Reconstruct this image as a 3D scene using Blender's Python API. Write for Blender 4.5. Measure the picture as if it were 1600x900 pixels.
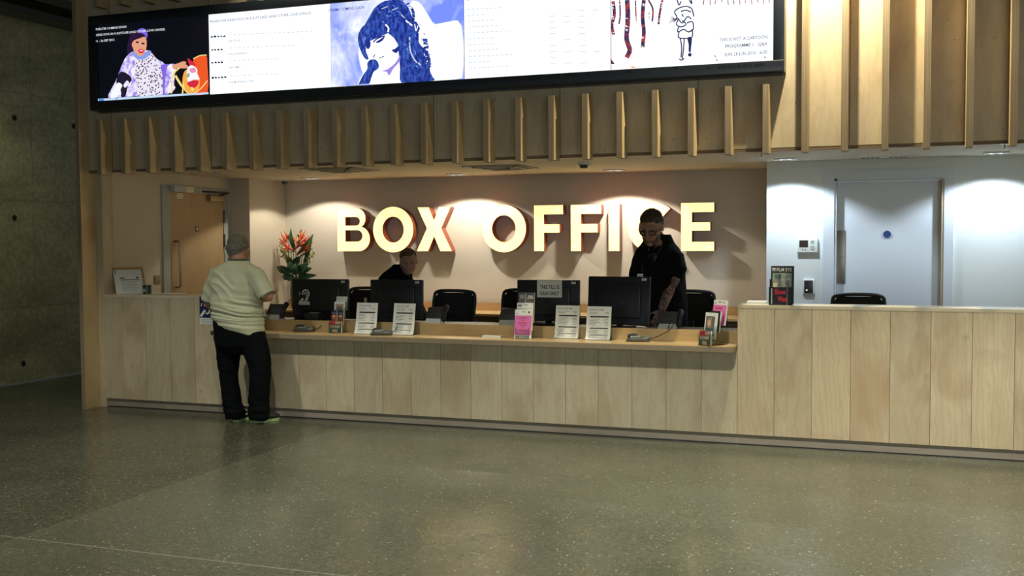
import bpy, bmesh, math, random
from mathutils import Vector, Matrix, noise as MN
PI = math.pi
for o in list(bpy.data.objects): bpy.data.objects.remove(o)
SC = bpy.context.scene
COL = SC.collection
random.seed(7)

# ------------------------------------------------------------------ camera
F_PX, YAW, PIT, ROL, CH = 1669.91, 0.350887, 0.047957, -0.005791, 1.65
fwd = Vector((-math.sin(YAW)*math.cos(PIT), math.cos(YAW)*math.cos(PIT), -math.sin(PIT)))
r0 = Vector((math.cos(YAW), math.sin(YAW), 0)); u0 = r0.cross(fwd)
RV = math.cos(ROL)*r0 + math.sin(ROL)*u0
UV = -math.sin(ROL)*r0 + math.cos(ROL)*u0
cd = bpy.data.cameras.new('camera'); cam = bpy.data.objects.new('camera', cd); COL.objects.link(cam)
cd.sensor_width = 36; cd.lens = F_PX/1600*36; cd.clip_end = 200
M3 = Matrix((RV, UV, -fwd)).transposed()
cam.matrix_world = Matrix.Translation((0, 0, CH)) @ M3.to_4x4()
SC.camera = cam

# ------------------------------------------------------------------ world, exposure, lights
SC.view_settings.view_transform = 'Standard'
SC.view_settings.look = 'None'
SC.view_settings.exposure = 0.0
SC.view_settings.gamma = 1.0
SC.view_settings.use_curve_mapping = False
W = bpy.data.worlds.new('world'); SC.world = W; W.use_nodes = True
W.node_tree.nodes['Background'].inputs[0].default_value = (0.75, 0.85, 0.9, 1)
W.node_tree.nodes['Background'].inputs[1].default_value = 0.25

def lamp(kind, name, loc, energy, color=(1, 1, 1), target=None, **kw):
    d = bpy.data.lights.new(name, kind); d.energy = energy; d.color = color
    for k, v in kw.items(): setattr(d, k, v)
    o = bpy.data.objects.new(name, d); COL.objects.link(o); o.location = loc
    if target is not None:
        o.rotation_euler = (Vector(target)-Vector(loc)).to_track_quat('-Z', 'Y').to_euler()
    return o
# daylight through the glazed front of the foyer, behind and to the right of the camera
lamp('AREA', 'daylight_glazing', (3.2, -3.4, 2.0), 150, (0.95, 1.0, 0.90), (-1.5, 8.4, 0.9), shape='RECTANGLE', size=6.5, size_y=3.2)
# foyer ceiling lamps in front of the counter
for x, y, e in ((-6.2, 4.9, 270), (-3.6, 4.9, 330), (-1.0, 4.9, 400), (1.4, 4.9, 560)):
    lamp('SPOT', 'foyer_lamp', (x, y, 4.2), e, (1.0, 0.94, 0.80), (x, y+0.9, 0), spot_size=math.radians(86), spot_blend=0.45, shadow_soft_size=0.10)
# narrow lamps close to the timber fascia
for x, e in ((-5.25, 30), (-2.8, 30), (-0.57, 400)):
    lamp('SPOT', 'fascia_lamp', (x, 7.84, 4.2), e, (1.0, 0.86, 0.56), (x, 8.0, 0), spot_size=math.radians(130), spot_blend=0.5, shadow_soft_size=0.025)
lamp('SPOT', 'corridor_lamp', (-8.75, 8.6, 4.0), 34, (1.0, 0.97, 0.62), (-9.2, 9.0, 0), spot_size=math.radians(88), spot_blend=0.8, shadow_soft_size=0.1)
# recessed wall washers of the ticket area
WASH = [(-6.50, 10.98, 70, (1, .90, .70)), (-4.66, 10.98, 120, (1, .90, .70)), (-2.86, 10.98, 120, (1, .90, .70)),
        (-1.02, 10.10, 105, (.80, .93, 1)), (0.74, 10.10, 105, (.80, .93, 1))]
for x, y, e, c in WASH:
    lamp('SPOT', 'wall_washer', (x, y, 2.335), e, c, (x, y+0.02, 0), spot_size=math.radians(133), spot_blend=0.16 if y > 10.5 else .34, shadow_soft_size=0.035)

# ------------------------------------------------------------------ placement helpers (photo pixel -> point on a real plane)
def ray(x, y): return fwd + (x-800)/F_PX*RV - (y-450)/F_PX*UV
def _on(ax, x, y, v):
    d = ray(x, y); o = Vector((0, 0, CH)); return o + d*((v-o[ax])/d[ax])
def onX(x, y, v): return _on(0, x, y, v)
def onY(x, y, v): return _on(1, x, y, v)
def onZ(x, y, v): return _on(2, x, y, v)

# ------------------------------------------------------------------ materials
MATS = {}
def nmat(name):
    m = bpy.data.materials.new(name); m.use_nodes = True; MATS[name] = m
    nt = m.node_tree; return m, nt, nt.nodes['Principled BSDF']
def mat(name, col, rough=0.6, metal=0.0, emit=None, es=1.0, spec=None, noise=0.0, nscale=8.0, alpha=None, trans=0.0):
    if name in MATS: return MATS[name]
    m, nt, b = nmat(name)
    b.inputs['Base Color'].default_value = (*col, 1); b.inputs['Roughness'].default_value = rough
    b.inputs['Metallic'].default_value = metal
    if spec is not None: b.inputs['Specular IOR Level'].default_value = spec
    if trans: b.inputs['Transmission Weight'].default_value = trans; b.inputs['IOR'].default_value = 1.2
    if emit:
        b.inputs['Emission Color'].default_value = (*emit, 1); b.inputs['Emission Strength'].default_value = es
    # every material carries a little procedural variation
    t = nt.nodes.new('ShaderNodeTexCoord'); n = nt.nodes.new('ShaderNodeTexNoise'); n.inputs['Scale'].default_value = nscale
    nt.links.new(t.outputs['Object'], n.inputs['Vector'])
    mx = nt.nodes.new('ShaderNodeMix'); mx.data_type = 'RGBA'
    k = max(noise, 0.02)
    mx.inputs[6].default_value = (*[c*(1-k) for c in col], 1); mx.inputs[7].default_value = (*[min(1, c*(1+k)) for c in col], 1)
    nt.links.new(n.outputs['Fac'], mx.inputs[0]); nt.links.new(mx.outputs[2], b.inputs['Base Color'])
    return m
def emis(name, col, s=1.0):
    return mat(name, (0.01, 0.01, 0.01), 0.5, emit=col, es=s, spec=0.2)

class NT:
    def __init__(s, nt): s.nt = nt
    def n(s, t, **kw):
        nd = s.nt.nodes.new('ShaderNode'+t)
        for k, v in kw.items(): setattr(nd, k, v)
        return nd
    def l(s, a, b): s.nt.links.new(a, b)
    def math(s, op, a, b=None, clamp=False):
        nd = s.n('Math', operation=op); nd.use_clamp = clamp
        for i, v in enumerate((a, b)):
            if v is None: continue
            if isinstance(v, (int, float)): nd.inputs[i].default_value = v
            else: s.l(v, nd.inputs[i])
        return nd.outputs[0]
    def mix(s, f, a, b, blend='MIX'):
        nd = s.n('Mix', data_type='RGBA', blend_type=blend)
        for i, v in ((0, f), (6, a), (7, b)):
            if isinstance(v, (int, float)): nd.inputs[i].default_value = v
            elif isinstance(v, tuple): nd.inputs[i].default_value = (*v, 1)
            else: s.l(v, nd.inputs[i])
        return nd.outputs[2]
    def noise(s, vec, scale, detail=4, rough=.5, dist=0):
        nd = s.n('TexNoise'); nd.inputs['Scale'].default_value = scale; nd.inputs['Detail'].default_value = detail
        nd.inputs['Roughness'].default_value = rough; nd.inputs['Distortion'].default_value = dist
        s.l(vec, nd.inputs['Vector']); return nd.outputs['Fac']
    def mapv(s, vec, sc=(1, 1, 1), loc=(0, 0, 0)):
        nd = s.n('Mapping'); nd.inputs['Scale'].default_value = sc; nd.inputs['Location'].default_value = loc
        s.l(vec, nd.inputs['Vector']); return nd.outputs[0]
    def ramp(s, f, stops):
        nd = s.n('ValToRGB'); cr = nd.color_ramp
        while len(cr.elements) < len(stops): cr.elements.new(0.5)
        for e, (p, c) in zip(cr.elements, stops):
            e.position = p; e.color = (*c, 1) if isinstance(c, tuple) else (c, c, c, 1)
        s.l(f, nd.inputs[0]); return nd.outputs[0]

BS, BX = 0.28287, -1.21444      # board spacing and first joint of the counter fronts
def wood(name, light, dark, streak, board=None, rough=0.45, vert=True, knots=True):
    m, nt, b = nmat(name); g = NT(nt)
    geo = g.n('NewGeometry').outputs['Position']
    sep = g.n('SeparateXYZ'); g.l(geo, sep.inputs[0])
    vec = geo
    if board:
        idx = g.math('FLOOR', g.math('DIVIDE', g.math('SUBTRACT', sep.outputs[0], board[1]), board[0]))
        wn = g.n('TexWhiteNoise', noise_dimensions='1D'); g.l(idx, wn.inputs['W'])
        off = g.n('VectorMath', operation='SCALE'); g.l(wn.outputs['Color'], off.inputs[0]); off.inputs[3].default_value = 9.0
        ad = g.n('VectorMath', operation='ADD'); g.l(geo, ad.inputs[0]); g.l(off.outputs[0], ad.inputs[1]); vec = ad.outputs[0]
    s1 = (5, 5, .8) if vert else (.8, 5, 5)
    n1 = g.noise(g.mapv(vec, s1), 1.6, 5, .55, .8)
    n2 = g.noise(g.mapv(vec, (1.3, 1.3, .8) if vert else (.8, 1.3, 1.3)), 1.5, 3, .5, 1.2)
    wv = g.n('TexWave', wave_type='RINGS', rings_direction='SPHERICAL'); g.l(g.mapv(vec, (3.2, 3.2, .75) if vert else (.6, 3, 3)), wv.inputs['Vector'])
    wv.inputs['Scale'].default_value = 5.5; wv.inputs['Distortion'].default_value = 9; wv.inputs['Detail'].default_value = 3; wv.inputs['Detail Scale'].default_value = 1.0
    c = g.mix(g.ramp(n1, [(.32, 0.), (.68, 1.)]), dark, light)
    c = g.mix(g.math('MULTIPLY', g.ramp(n2, [(.50, 0.), (.72, 1.)]), .75), c, streak)
    c = g.mix(g.math('MULTIPLY', g.ramp(wv.outputs['Fac'], [(.55, 0.), (.95, 1.)]), .24), c, streak)
    if knots:
        vo = g.n('TexVoronoi'); vo.inputs['Scale'].default_value = 3.2; g.l(g.mapv(vec, (1, 1, .8)), vo.inputs['Vector'])
        kn = g.ramp(vo.outputs['Distance'], [(.0, 1.), (.035, .55), (.10, 0.)])
        wn3 = g.n('TexWhiteNoise', noise_dimensions='3D'); g.l(vo.outputs['Position'], wn3.inputs['Vector'])
        sel = g.math('GREATER_THAN', wn3.outputs['Value'], .62)
        c = g.mix(g.math('MULTIPLY', g.math('MULTIPLY', kn, sel), .45), c, tuple(x*.45 for x in streak))
    if board:
        br = g.math('MULTIPLY_ADD', wn.outputs['Value'], .17); 
        nd = br.node; nd.inputs[2].default_value = .90
        hs = g.n('HueSaturation'); g.l(br, hs.inputs['Value']); g.l(c, hs.inputs['Color']); c = hs.outputs[0]
    g.l(c, b.inputs['Base Color']); b.inputs['Roughness'].default_value = rough
    return m
BOARD = wood('birch_boards', (.62, .56, .40), (.555, .49, .335), (.42, .325, .20), (BS, BX))
BOARD_T = wood('birch_boards_tall', (.62, .545, .38), (.545, .455, .30), (.40, .285, .165), (BS, BX))
TOPW = wood('worktop_birch', (.62, .47, .25), (.57, .41, .20), (.50, .33, .15), vert=False, rough=.3, knots=False)
LEDGE = wood('ledge_birch', (.66, .60, .45), (.60, .53, .38), (.50, .42, .28), vert=False, rough=.35, knots=False)
KICK = wood('kick_board', (.36, .325, .265), (.31, .275, .22), (.26, .22, .17), vert=False)
PANEL = wood('fascia_ply', (.52, .45, .33), (.46, .39, .28), (.36, .28, .19), rough=.5)
FINW = wood('fin_ply', (.60, .46, .26), (.54, .40, .21), (.46, .32, .16), rough=.5, knots=False)
DOORW = wood('door_veneer', (.47, .34, .19), (.43, .30, .16), (.38, .26, .13), rough=.5, knots=False)
CABW = wood('cabinet_veneer', (.56, .36, .19), (.50, .31, .15), (.45, .27, .12), vert=False, rough=.4, knots=False)
def plyedge():
    m, nt, b = nmat('ply_edge'); g = NT(nt)
    sep = g.n('SeparateXYZ'); g.l(g.n('NewGeometry').outputs['Position'], sep.inputs[0])
    t = g.math('FRACT', g.math('DIVIDE', g.math('ADD', sep.outputs[0], 20.0), .0235))
    c = g.ramp(t, [(0, (.10, .075, .05)), (.10, (.34, .27, .18)), (.45, (.36, .285, .19)), (.55, (.20, .15, .095)), (.7, (.33, .26, .175)), (1, (.30, .235, .16))])
    n = g.noise(g.mapv(g.n('NewGeometry').outputs['Position'], (60, 60, 3)), 1, 3)
    c = g.mix(.25, c, g.ramp(n, [(.3, .1), (.7, .5)]), 'OVERLAY')
    g.l(c, b.inputs['Base Color']); b.inputs['Roughness'].default_value = .7
    return m
PLY = plyedge()
EDGEH = mat('ply_edge_flat', (.28, .225, .15), .6, noise=.15, nscale=30)

def floor_mat():
    m, nt, b = nmat('polished_aggregate'); g = NT(nt)
    p = g.n('NewGeometry').outputs['Position']
    sep = g.n('SeparateXYZ'); g.l(p, sep.inputs[0])
    big = g.noise(p, .9, 4, .6)
    mid = g.noise(p, 26, 3, .6)
    base = g.mix(g.ramp(big, [(.35, 0.), (.65, 1.)]), (.052, .060, .041), (.080, .088, .063))
    base = g.mix(.7, base, g.ramp(mid, [(.3, .25), (.7, .75)]), 'OVERLAY')
    v1 = g.n('TexVoronoi'); v1.inputs['Scale'].default_value = 84; g.l(p, v1.inputs['Vector'])
    w1 = g.n('TexWhiteNoise'); g.l(v1.outputs['Position'], w1.inputs['Vector'])
    ston = g.math('MULTIPLY', g.ramp(v1.outputs['Distance'], [(.15, 1.), (.42, 0.)]), g.ramp(w1.outputs['Value'], [(.50, 0.), (1., .8)]))
    c = g.mix(ston, base, (.36, .34, .25))
    dk = g.math('MULTIPLY', g.ramp(v1.outputs['Distance'], [(.2, 1.), (.45, 0.)]), g.ramp(w1.outputs['Value'], [(.0, .9), (.4, 0.)]))
    c = g.mix(dk, c, (.035, .033, .025))
    v2 = g.n('TexVoronoi'); v2.inputs['Scale'].default_value = 30; g.l(p, v2.inputs['Vector'])
    w2 = g.n('TexWhiteNoise'); g.l(v2.outputs['Position'], w2.inputs['Vector'])
    st2 = g.math('MULTIPLY', g.ramp(v2.outputs['Distance'], [(.13, 1.), (.24, 0.)]), g.math('GREATER_THAN', w2.outputs['Value'], .84))
    c = g.mix(g.math('MULTIPLY', st2, .7), c, (.55, .50, .42))
    # slab tone: the slab right of the day joint is a little paler, the old pour beyond it darker
    slab = g.math('GREATER_THAN', sep.outputs[0], -4.60)
    c = g.mix(g.math('MULTIPLY', slab, .22), c, (.20, .21, .16))
    j = g.math('LESS_THAN', g.math('ABSOLUTE', g.math('SUBTRACT', sep.outputs[1], 4.55)), .006)
    c = g.mix(g.math('MULTIPLY', j, .5), c, (.34, .33, .27))
    g.l(c, b.inputs['Base Color'])
    rn = g.noise(p, 2.5, 3)
    g.l(g.ramp(rn, [(.3, .17), (.7, .30)]), b.inputs['Roughness'])
    b.inputs['Specular IOR Level'].default_value = .5
    bp = g.n('Bump'); bp.inputs['Strength'].default_value = .05; bp.inputs['Distance'].default_value = .002
    g.l(mid, bp.inputs['Height']); g.l(bp.outputs[0], b.inputs['Normal'])
    return m
FLOOR = floor_mat()
def conc_mat():
    m, nt, b = nmat('board_marked_concrete'); g = NT(nt)
    p = g.n('NewGeometry').outputs['Position']; sep = g.n('SeparateXYZ'); g.l(p, sep.inputs[0])
    c = g.mix(g.ramp(g.noise(g.mapv(p, (1, .5, 1.2)), 1.4, 6, .65, .6), [(.35, 0.), (.65, 1.)]), (.25, .24, .125), (.42, .40, .225))
    c = g.mix(.35, c, g.ramp(g.noise(p, 22, 5), [(.3, .2), (.7, .8)]), 'OVERLAY')
    zz = g.math('FRACT', g.math('DIVIDE', g.math('ADD', sep.outputs[2], .35), 1.22))
    yy = g.math('FRACT', g.math('DIVIDE', sep.outputs[1], 2.44))
    ln = g.math('MAXIMUM', g.math('LESS_THAN', zz, .006), g.math('LESS_THAN', yy, .003))
    c = g.mix(g.math('MULTIPLY', ln, .5), c, (.05, .05, .035))
    g.l(c, b.inputs['Base Color']); b.inputs['Roughness'].default_value = .75
    return m
CONC = conc_mat()
def paint(name, col, rough=.7):
    m, nt, b = nmat(name); g = NT(nt); p = g.n('NewGeometry').outputs['Position']
    c = g.mix(g.noise(p, 1.5, 3), tuple(x*.97 for x in col), col)
    g.l(c, b.inputs['Base Color']); b.inputs['Roughness'].default_value = rough
    bp = g.n('Bump'); bp.inputs['Strength'].default_value = .08; bp.inputs['Distance'].default_value = .001
    g.l(g.noise(p, 180, 2), bp.inputs['Height']); g.l(bp.outputs[0], b.inputs['Normal'])
    return m
P_BACK = paint('paint_warm_grey', (.64, .595, .54))
P_SIDE = paint('paint_side', (.60, .55, .46))
P_WHITE = paint('paint_white', (.80, .85, .88))
P_CEIL = paint('paint_ceiling', (.68, .60, .48))
P_DOOR = paint('paint_door', (.70, .76, .86), .45)
DARKC = mat('dark_services_ceiling', (.035, .033, .026), .8, noise=.4, nscale=6)
BLK = mat('black_plastic', (.012, .014, .017), .6)
BLK2 = mat('black_satin', (.022, .025, .030), .3)
BLKF = mat('black_fabric', (.010, .010, .012), .9, noise=.3, nscale=90)
DGREY = mat('dark_grey_plastic', (.045, .05, .055), .4)
LGREY = mat('light_grey_plastic', (.42, .47, .43), .4)
SILV = mat('brushed_silver', (.55, .56, .58), .28, 1.0)
STEEL = mat('satin_steel', (.30, .29, .27), .35, .9)
WHITE = mat('white_card', (.80, .84, .82), .6)
PAPER = mat('white_paper', (.86, .91, .88), .7)
INK = mat('black_ink', (.02, .02, .025), .6)
GINK = mat('grey_ink', (.40, .42, .43), .6)
ACRY = mat('clear_acrylic', (.85, .9, .88), .05, trans=1.0)
NAVY = mat('navy_print', (.012, .022, .09), .5)
PINK = mat('pink_print', (.78, .20, .55), .5)
RED = mat('red_print', (.62, .02, .05), .5)
SKIN = mat('skin', (.42, .22, .15), .55, noise=.12, nscale=14)
SKIN2 = mat('skin_pale', (.34, .18, .13), .55, noise=.12, nscale=14)
CREAM = mat('cream_card', (.72, .66, .48), .6)

# ------------------------------------------------------------------ mesh builder
class MB:
    def __init__(s): s.v = []; s.f = []; s.m = []; s.sm = []
    def add(s, vs, fs, mi=0, smooth=False):
        o = len(s.v); s.v += [Vector(v) for v in vs]
        for f in fs: s.f.append([o+i for i in f]); s.m.append(mi); s.sm.append(smooth)
        return s
    def box(s, x0, x1, y0, y1, z0, z1, mi=0, M=None, mf=None):
        vs = [Vector((x, y, z)) for z in (z0, z1) for y in (y0, y1) for x in (x0, x1)]
        if M is not None: vs = [M @ v for v in vs]
        fs = [(0, 2, 3, 1), (4, 5, 7, 6), (0, 1, 5, 4), (2, 6, 7, 3), (0, 4, 6, 2), (1, 3, 7, 5)]
        if mf is None: return s.add(vs, fs, mi)
        o = len(s.v); s.v += vs          # mf: material per face  bottom, top, front(-y), back, left, right
        for f, k in zip(fs, mf): s.f.append([o+i for i in f]); s.m.append(k); s.sm.append(False)
        return s
    def bbox(s, x0, x1, y0, y1, z0, z1, r=.01, mi=0, M=None):
        "bevelled box"
        bm = bmesh.new(); bmesh.ops.create_cube(bm, size=1)
        for v in bm.verts: v.co = Vector(((x0+x1)/2+v.co.x*(x1-x0), (y0+y1)/2+v.co.y*(y1-y0), (z0+z1)/2+v.co.z*(z1-z0)))
        bmesh.ops.bevel(bm, geom=bm.edges[:], offset=min(r, .49*min(x1-x0, y1-y0, z1-z0)), segments=3, affect='EDGES', profile=.5)
        s.frombm(bm, mi, M, True); return s
    def frombm(s, bm, mi=0, M=None, smooth=False):
        bm.verts.index_update()
        vs = [(M @ v.co) if M is not None else v.co.copy() for v in bm.verts]
        s.add(vs, [[v.index for v in f.verts] for f in bm.faces], mi, smooth); bm.free()
    def loft(s, rings, mi=0, caps=True, smooth=True):
        n = len(rings[0]); vs = [p for r in rings for p in r]; fs = []
        for k in range(len(rings)-1):
            for i in range(n):
                j = (i+1) % n; fs.append((k*n+i, k*n+j, (k+1)*n+j, (k+1)*n+i))
        if caps:
            fs.append(tuple(range(n))[::-1]); fs.append(tuple((len(rings)-1)*n+i for i in range(n)))
        return s.add(vs, fs, mi, smooth)
    def tube(s, pts, r, n=10, mi=0, round_ends=False, flat=1.0, up=None):
        pts = [Vector(p) for p in pts]; k = len(pts)
        rr = list(r) if isinstance(r, (list, tuple)) else [r]*k
        rings = []; ref = None
        def ring(c, t, rad, ref):
            a = (ref - t*ref.dot(t)).normalized(); b = t.cross(a)
            return [c + a*math.cos(2*PI*i/n)*rad + b*math.sin(2*PI*i/n)*rad*flat for i in range(n)]
        for i in range(k):
            t = (pts[min(i+1, k-1)]-pts[max(i-1, 0)]).normalized()
            if ref is None:
                ref = Vector(up) if up is not None else (Vector((0, 0, 1)) if abs(t.z) < .9 else Vector((1, 0, 0)))
            ref = (ref - t*ref.dot(t)).normalized()
            if i == 0 and round_ends:
                for a in (80, 50, 22): rings.append(ring(pts[0]-t*rr[0]*math.sin(math.radians(a)), t, rr[0]*math.cos(math.radians(a)), ref))
            rings.append(ring(pts[i], t, rr[i], ref))
            if i == k-1 and round_ends:
                for a in (22, 50, 80): rings.append(ring(pts[i]+t*rr[i]*math.sin(math.radians(a)), t, rr[i]*math.cos(math.radians(a)), ref))
        return s.loft(rings, mi)
    def cyl(s, c, r, h, axis=2, n=24, mi=0, r2=None):
        c = Vector(c); d = Vector([1 if i == axis else 0 for i in range(3)])
        a = Vector((0, 1, 0)) if axis == 0 else Vector((1, 0, 0)); b = d.cross(a)
        r2 = r if r2 is None else r2
        R = [[c+d*hh+a*math.cos(2*PI*i/n)*q+b*math.sin(2*PI*i/n)*q for i in range(n)] for hh, q in ((0, r), (h, r2))]
        o = len(s.v); s.loft(R, mi, True, False); return s
    def ell(s, c, rad, M=None, mi=0, n=18, m=12):
        vs = []; fs = []
        c = Vector(c)
        for i in range(1, m):
            th = PI*i/m
            for j in range(n):
                ph = 2*PI*j/n
                p = Vector((rad[0]*math.sin(th)*math.cos(ph), rad[1]*math.sin(th)*math.sin(ph), rad[2]*math.cos(th)))
                if M is not None: p = M @ p
                vs.append(c+p)
        t = Vector((0, 0, rad[2])); 
        if M is not None: t = M @ t
        a = len(vs); vs.append(c+t); vs.append(c-t)
        for i in range(m-2):
            for j in range(n):
                k = (j+1) % n; fs.append((i*n+j, (i+1)*n+j, (i+1)*n+k, i*n+k))
        for j in range(n):
            k = (j+1) % n; fs.append((a, j, k)); fs.append((a+1, (m-2)*n+k, (m-2)*n+j))
        return s.add(vs, fs, mi, True)
    def poly(s, pts3, mi=0): return s.add(pts3, [list(range(len(pts3)))], mi)
    def prism(s, pts, d, mi=0):
        "pts: 3D polygon, d: extrusion vector"
        pts = [Vector(p) for p in pts]; d = Vector(d); n = len(pts)
        return s.add(pts+[p+d for p in pts], [list(range(n)), [n+i for i in range(n)][::-1]]+[(i, (i+1) % n, n+(i+1) % n, n+i) for i in range(n)], mi)
    def build(s, name, mats, parent=None, world=False, label=None):
        me = bpy.data.meshes.new(name); me.from_pydata(s.v, [], s.f); me.update()
        if not isinstance(mats, (list, tuple)): mats = [mats]
        for m in mats: me.materials.append(m)
        for p, i, sm in zip(me.polygons, s.m, s.sm): p.material_index = i; p.use_smooth = sm
        bm = bmesh.new(); bm.from_mesh(me); bmesh.ops.recalc_face_normals(bm, faces=bm.faces[:]) if len(s.f) > 1 else None
        bm.to_mesh(me); bm.free()
        if parent is not None and world: me.transform(wm(parent).inverted())
        o = bpy.data.objects.new(name, me); COL.objects.link(o)
        if parent is not None: o.parent = parent
        if label: o['label'] = label
        return o
def wm(o):
    m = o.matrix_basis.copy()
    return wm(o.parent) @ m if o.parent else m
def tag(o, label, cat, group=None):
    o['label'] = label; o['category'] = cat
    if group: o['group'] = group
    return o
def struct(o, label=None):
    o['kind'] = 'structure'
    if label: o['label'] = label
    return o
def thing(name, label, cat, loc=(0, 0, 0), rz=0, group=None):
    o = bpy.data.objects.new(name, None); COL.objects.link(o); o.empty_display_size = .1
    o.location = loc; o.rotation_euler = (0, 0, rz); tag(o, label, cat, group); return o
def dup(root, loc, rz, label, group=None):
    r = root.copy(); COL.objects.link(r); r.location = loc; r.rotation_euler = (0, 0, rz)
    r['label'] = label
    if group: r['group'] = group
    for ch in list(root.children):
        c = ch.copy(); COL.objects.link(c); c.parent = r
        for g in ch.children:
            d = g.copy(); COL.objects.link(d); d.parent = c
    return r

_T = {}
def text2d(s, bold=0.0):
    k = (s, bold)
    if k not in _T:
        cu = bpy.data.curves.new('tmp', 'FONT'); cu.body = s; cu.size = 1; cu.offset = bold; cu.resolution_u = 2
        o = bpy.data.objects.new('tmp', cu); COL.objects.link(o)
        dg = bpy.context.evaluated_depsgraph_get(); ev = o.evaluated_get(dg); me = ev.to_mesh()
        vs = [(v.co.x, v.co.y) for v in me.vertices]; fs = [list(p.vertices) for p in me.polygons]
        ev.to_mesh_clear(); bpy.data.objects.remove(o); bpy.data.curves.remove(cu)
        xs = [v[0] for v in vs]; ys = [v[1] for v in vs]
        x0, x1 = min(xs), max(xs); y0, y1 = 0.0, .729
        _T[k] = ([((x-x0)/(x1-x0), (y-y0)/(y1-y0)) for x, y in vs], fs, (x1-x0)/(y1-y0))
    return _T[k]
def put_text(mb, s, O, R, U, h, w=None, mi=0, bold=0.0, align='l'):
    "writes s with cap height h from O along unit vector R, up U; w forces the width"
    vs, fs, asp = text2d(s, bold)
    w = asp*h if w is None else w
    O = Vector(O); R = Vector(R).normalized(); U = Vector(U).normalized()
    if align == 'c': O = O - R*w/2
    if align == 'r': O = O - R*w
    mb.add([O+R*(x*w)+U*(y*h) for x, y in vs], fs, mi)

def smooth2(pts, closed=True, sub=4):
    n = len(pts); out = []
    rng = range(n) if closed else range(n-1)
    for i in rng:
        if closed: p0, p1, p2, p3 = pts[(i-1) % n], pts[i], pts[(i+1) % n], pts[(i+2) % n]
        else: p0, p1, p2, p3 = pts[max(i-1, 0)], pts[i], pts[i+1], pts[min(i+2, n-1)]
        for k in range(sub):
            t = k/sub
            out.append(tuple(.5*((2*b)+(-a+c)*t+(2*a-5*b+4*c-d)*t*t+(-a+3*b-3*c+d)*t**3) for a, b, c, d in zip(p0, p1, p2, p3)))
    if not closed: out.append(tuple(pts[-1]))
    return out

# ================================================================== SETTING
CY = 8.46                          # plane of the counter fronts
LW = -7.45
def sbox(name, m, *a, label=None):
    b = MB(); b.box(*a); return struct(b.build(name, m), label)
b = MB(); b.box(-9.6, 6, -6, 14, -.1, 0); struct(b.build('floor', FLOOR), 'polished greenish grey aggregate floor of the foyer')
# concrete wall with formwork tie holes
b = MB(); b.box(-9.68, -9.48, -6, 14, 0, 4.6)
for (px, py) in ((22, 184), (36, 568), (22, 340), (115, 197), (129, 556)):
    p = onX(px, py, -9.48)
    b.cyl((-9.476, p.y, p.z), .034, .004, 0, 20, 1); b.cyl((-9.472, p.y, p.z-.004), .024, .003, 0, 16, 2)
o = b.build('wall_left', [CONC, mat('tie_hole_rim', (.07, .07, .05), .8), mat('tie_hole', (.006, .006, .005), .9)])
struct(o, 'dark board-marked concrete wall with formwork tie holes')
b = MB(); b.box(-9.48, -9.462, -6, 14, 0.0, .022); struct(b.build('baseboard_left', mat('pale_base_strip', (.42, .42, .38), .5)))  # thin pale strip along the foot of the concrete wall
sbox('wall_corridor_end', CONC, -9.48, -7.5, 13.8, 14, 0, 4.6)
b = MB(); b.box(-9.6, 6, -6, 8.36, 4.28, 4.4); b.box(-9.6, -7.5, 8.36, 8.42, 4.28, 4.4); b.box(-9.6, -7.47, 8.42, 14, 4.28, 4.4)
struct(b.build('ceiling', DARKC), 'dark ceiling of the foyer')
for k in range(7): b = MB(); b.box(-9.48, -7.5, 8.7+k*.7, 8.76+k*.7, 4.20, 4.28); struct(b.build('trim_%d' % (k+2), DARKC))
for k, (x0, z0) in enumerate(((-9.1, 4.06), (-8.3, 4.07))):
    b = MB(); b.box(x0, x0+.3, 7, 13.6, z0, z0+.02); b.box(x0, x0+.012, 7, 13.6, z0, z0+.06); b.box(x0+.29, x0+.302, 7, 13.6, z0, z0+.06)
    t = b.build('cable_tray', mat('galvanised_tray', (.10, .10, .085), .45, .6)); tag(t, ['cable tray under the dark ceiling beside the concrete wall', 'cable tray under the dark ceiling nearer the timber fascia'][k], 'cable tray', 'cable trays over the corridor')
# ticket area walls
sbox('wall_side', P_SIDE, LW-.05, LW, 8.56, 11.6, 0, 2.36, label='side wall of the ticket area holding the wooden door')
b = MB(); b.box(LW, -7.19, 10.72, 11.5, 0, 2.35); struct(b.build('wall_pier', P_SIDE), 'shallow pier in the left corner of the ticket area')
sbox('wall_back', P_BACK, -7.6, -1.1, 11.5, 11.6, 0, 2.36, label='warm grey back wall behind the illuminated letters')
DX0, DX1, DZ = -.612, .345, 2.175
b = MB()
b.box(-1.235, DX0, 10.5, 10.62, 0, 2.36); b.box(DX1, 2.6, 10.5, 10.62, 0, 2.36); b.box(DX0, DX1, 10.5, 10.62, DZ, 2.36)
b.box(-1.235, -1.225, 10.62, 11.5, 0, 2.36)
struct(b.build('wall_back_right', P_WHITE), 'white wall with the white door')
sbox('wall_right', P_WHITE, 2.6, 2.7, 8.4, 10.62, 0, 2.36)
sbox('wall_foyer_right', P_SIDE, 6, 6.1, -6, 8.6, 0, 4.4)
sbox('wall_foyer_end', P_SIDE, 2.7, 6.1, 8.5, 8.6, 0, 4.4)
b = MB(); b.box(-7.47, 2.7, 8.40, 11.6, 2.35, 2.45); struct(b.build('ceiling_ticket_area', P_CEIL), 'low plaster ceiling over the ticket area')
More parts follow.
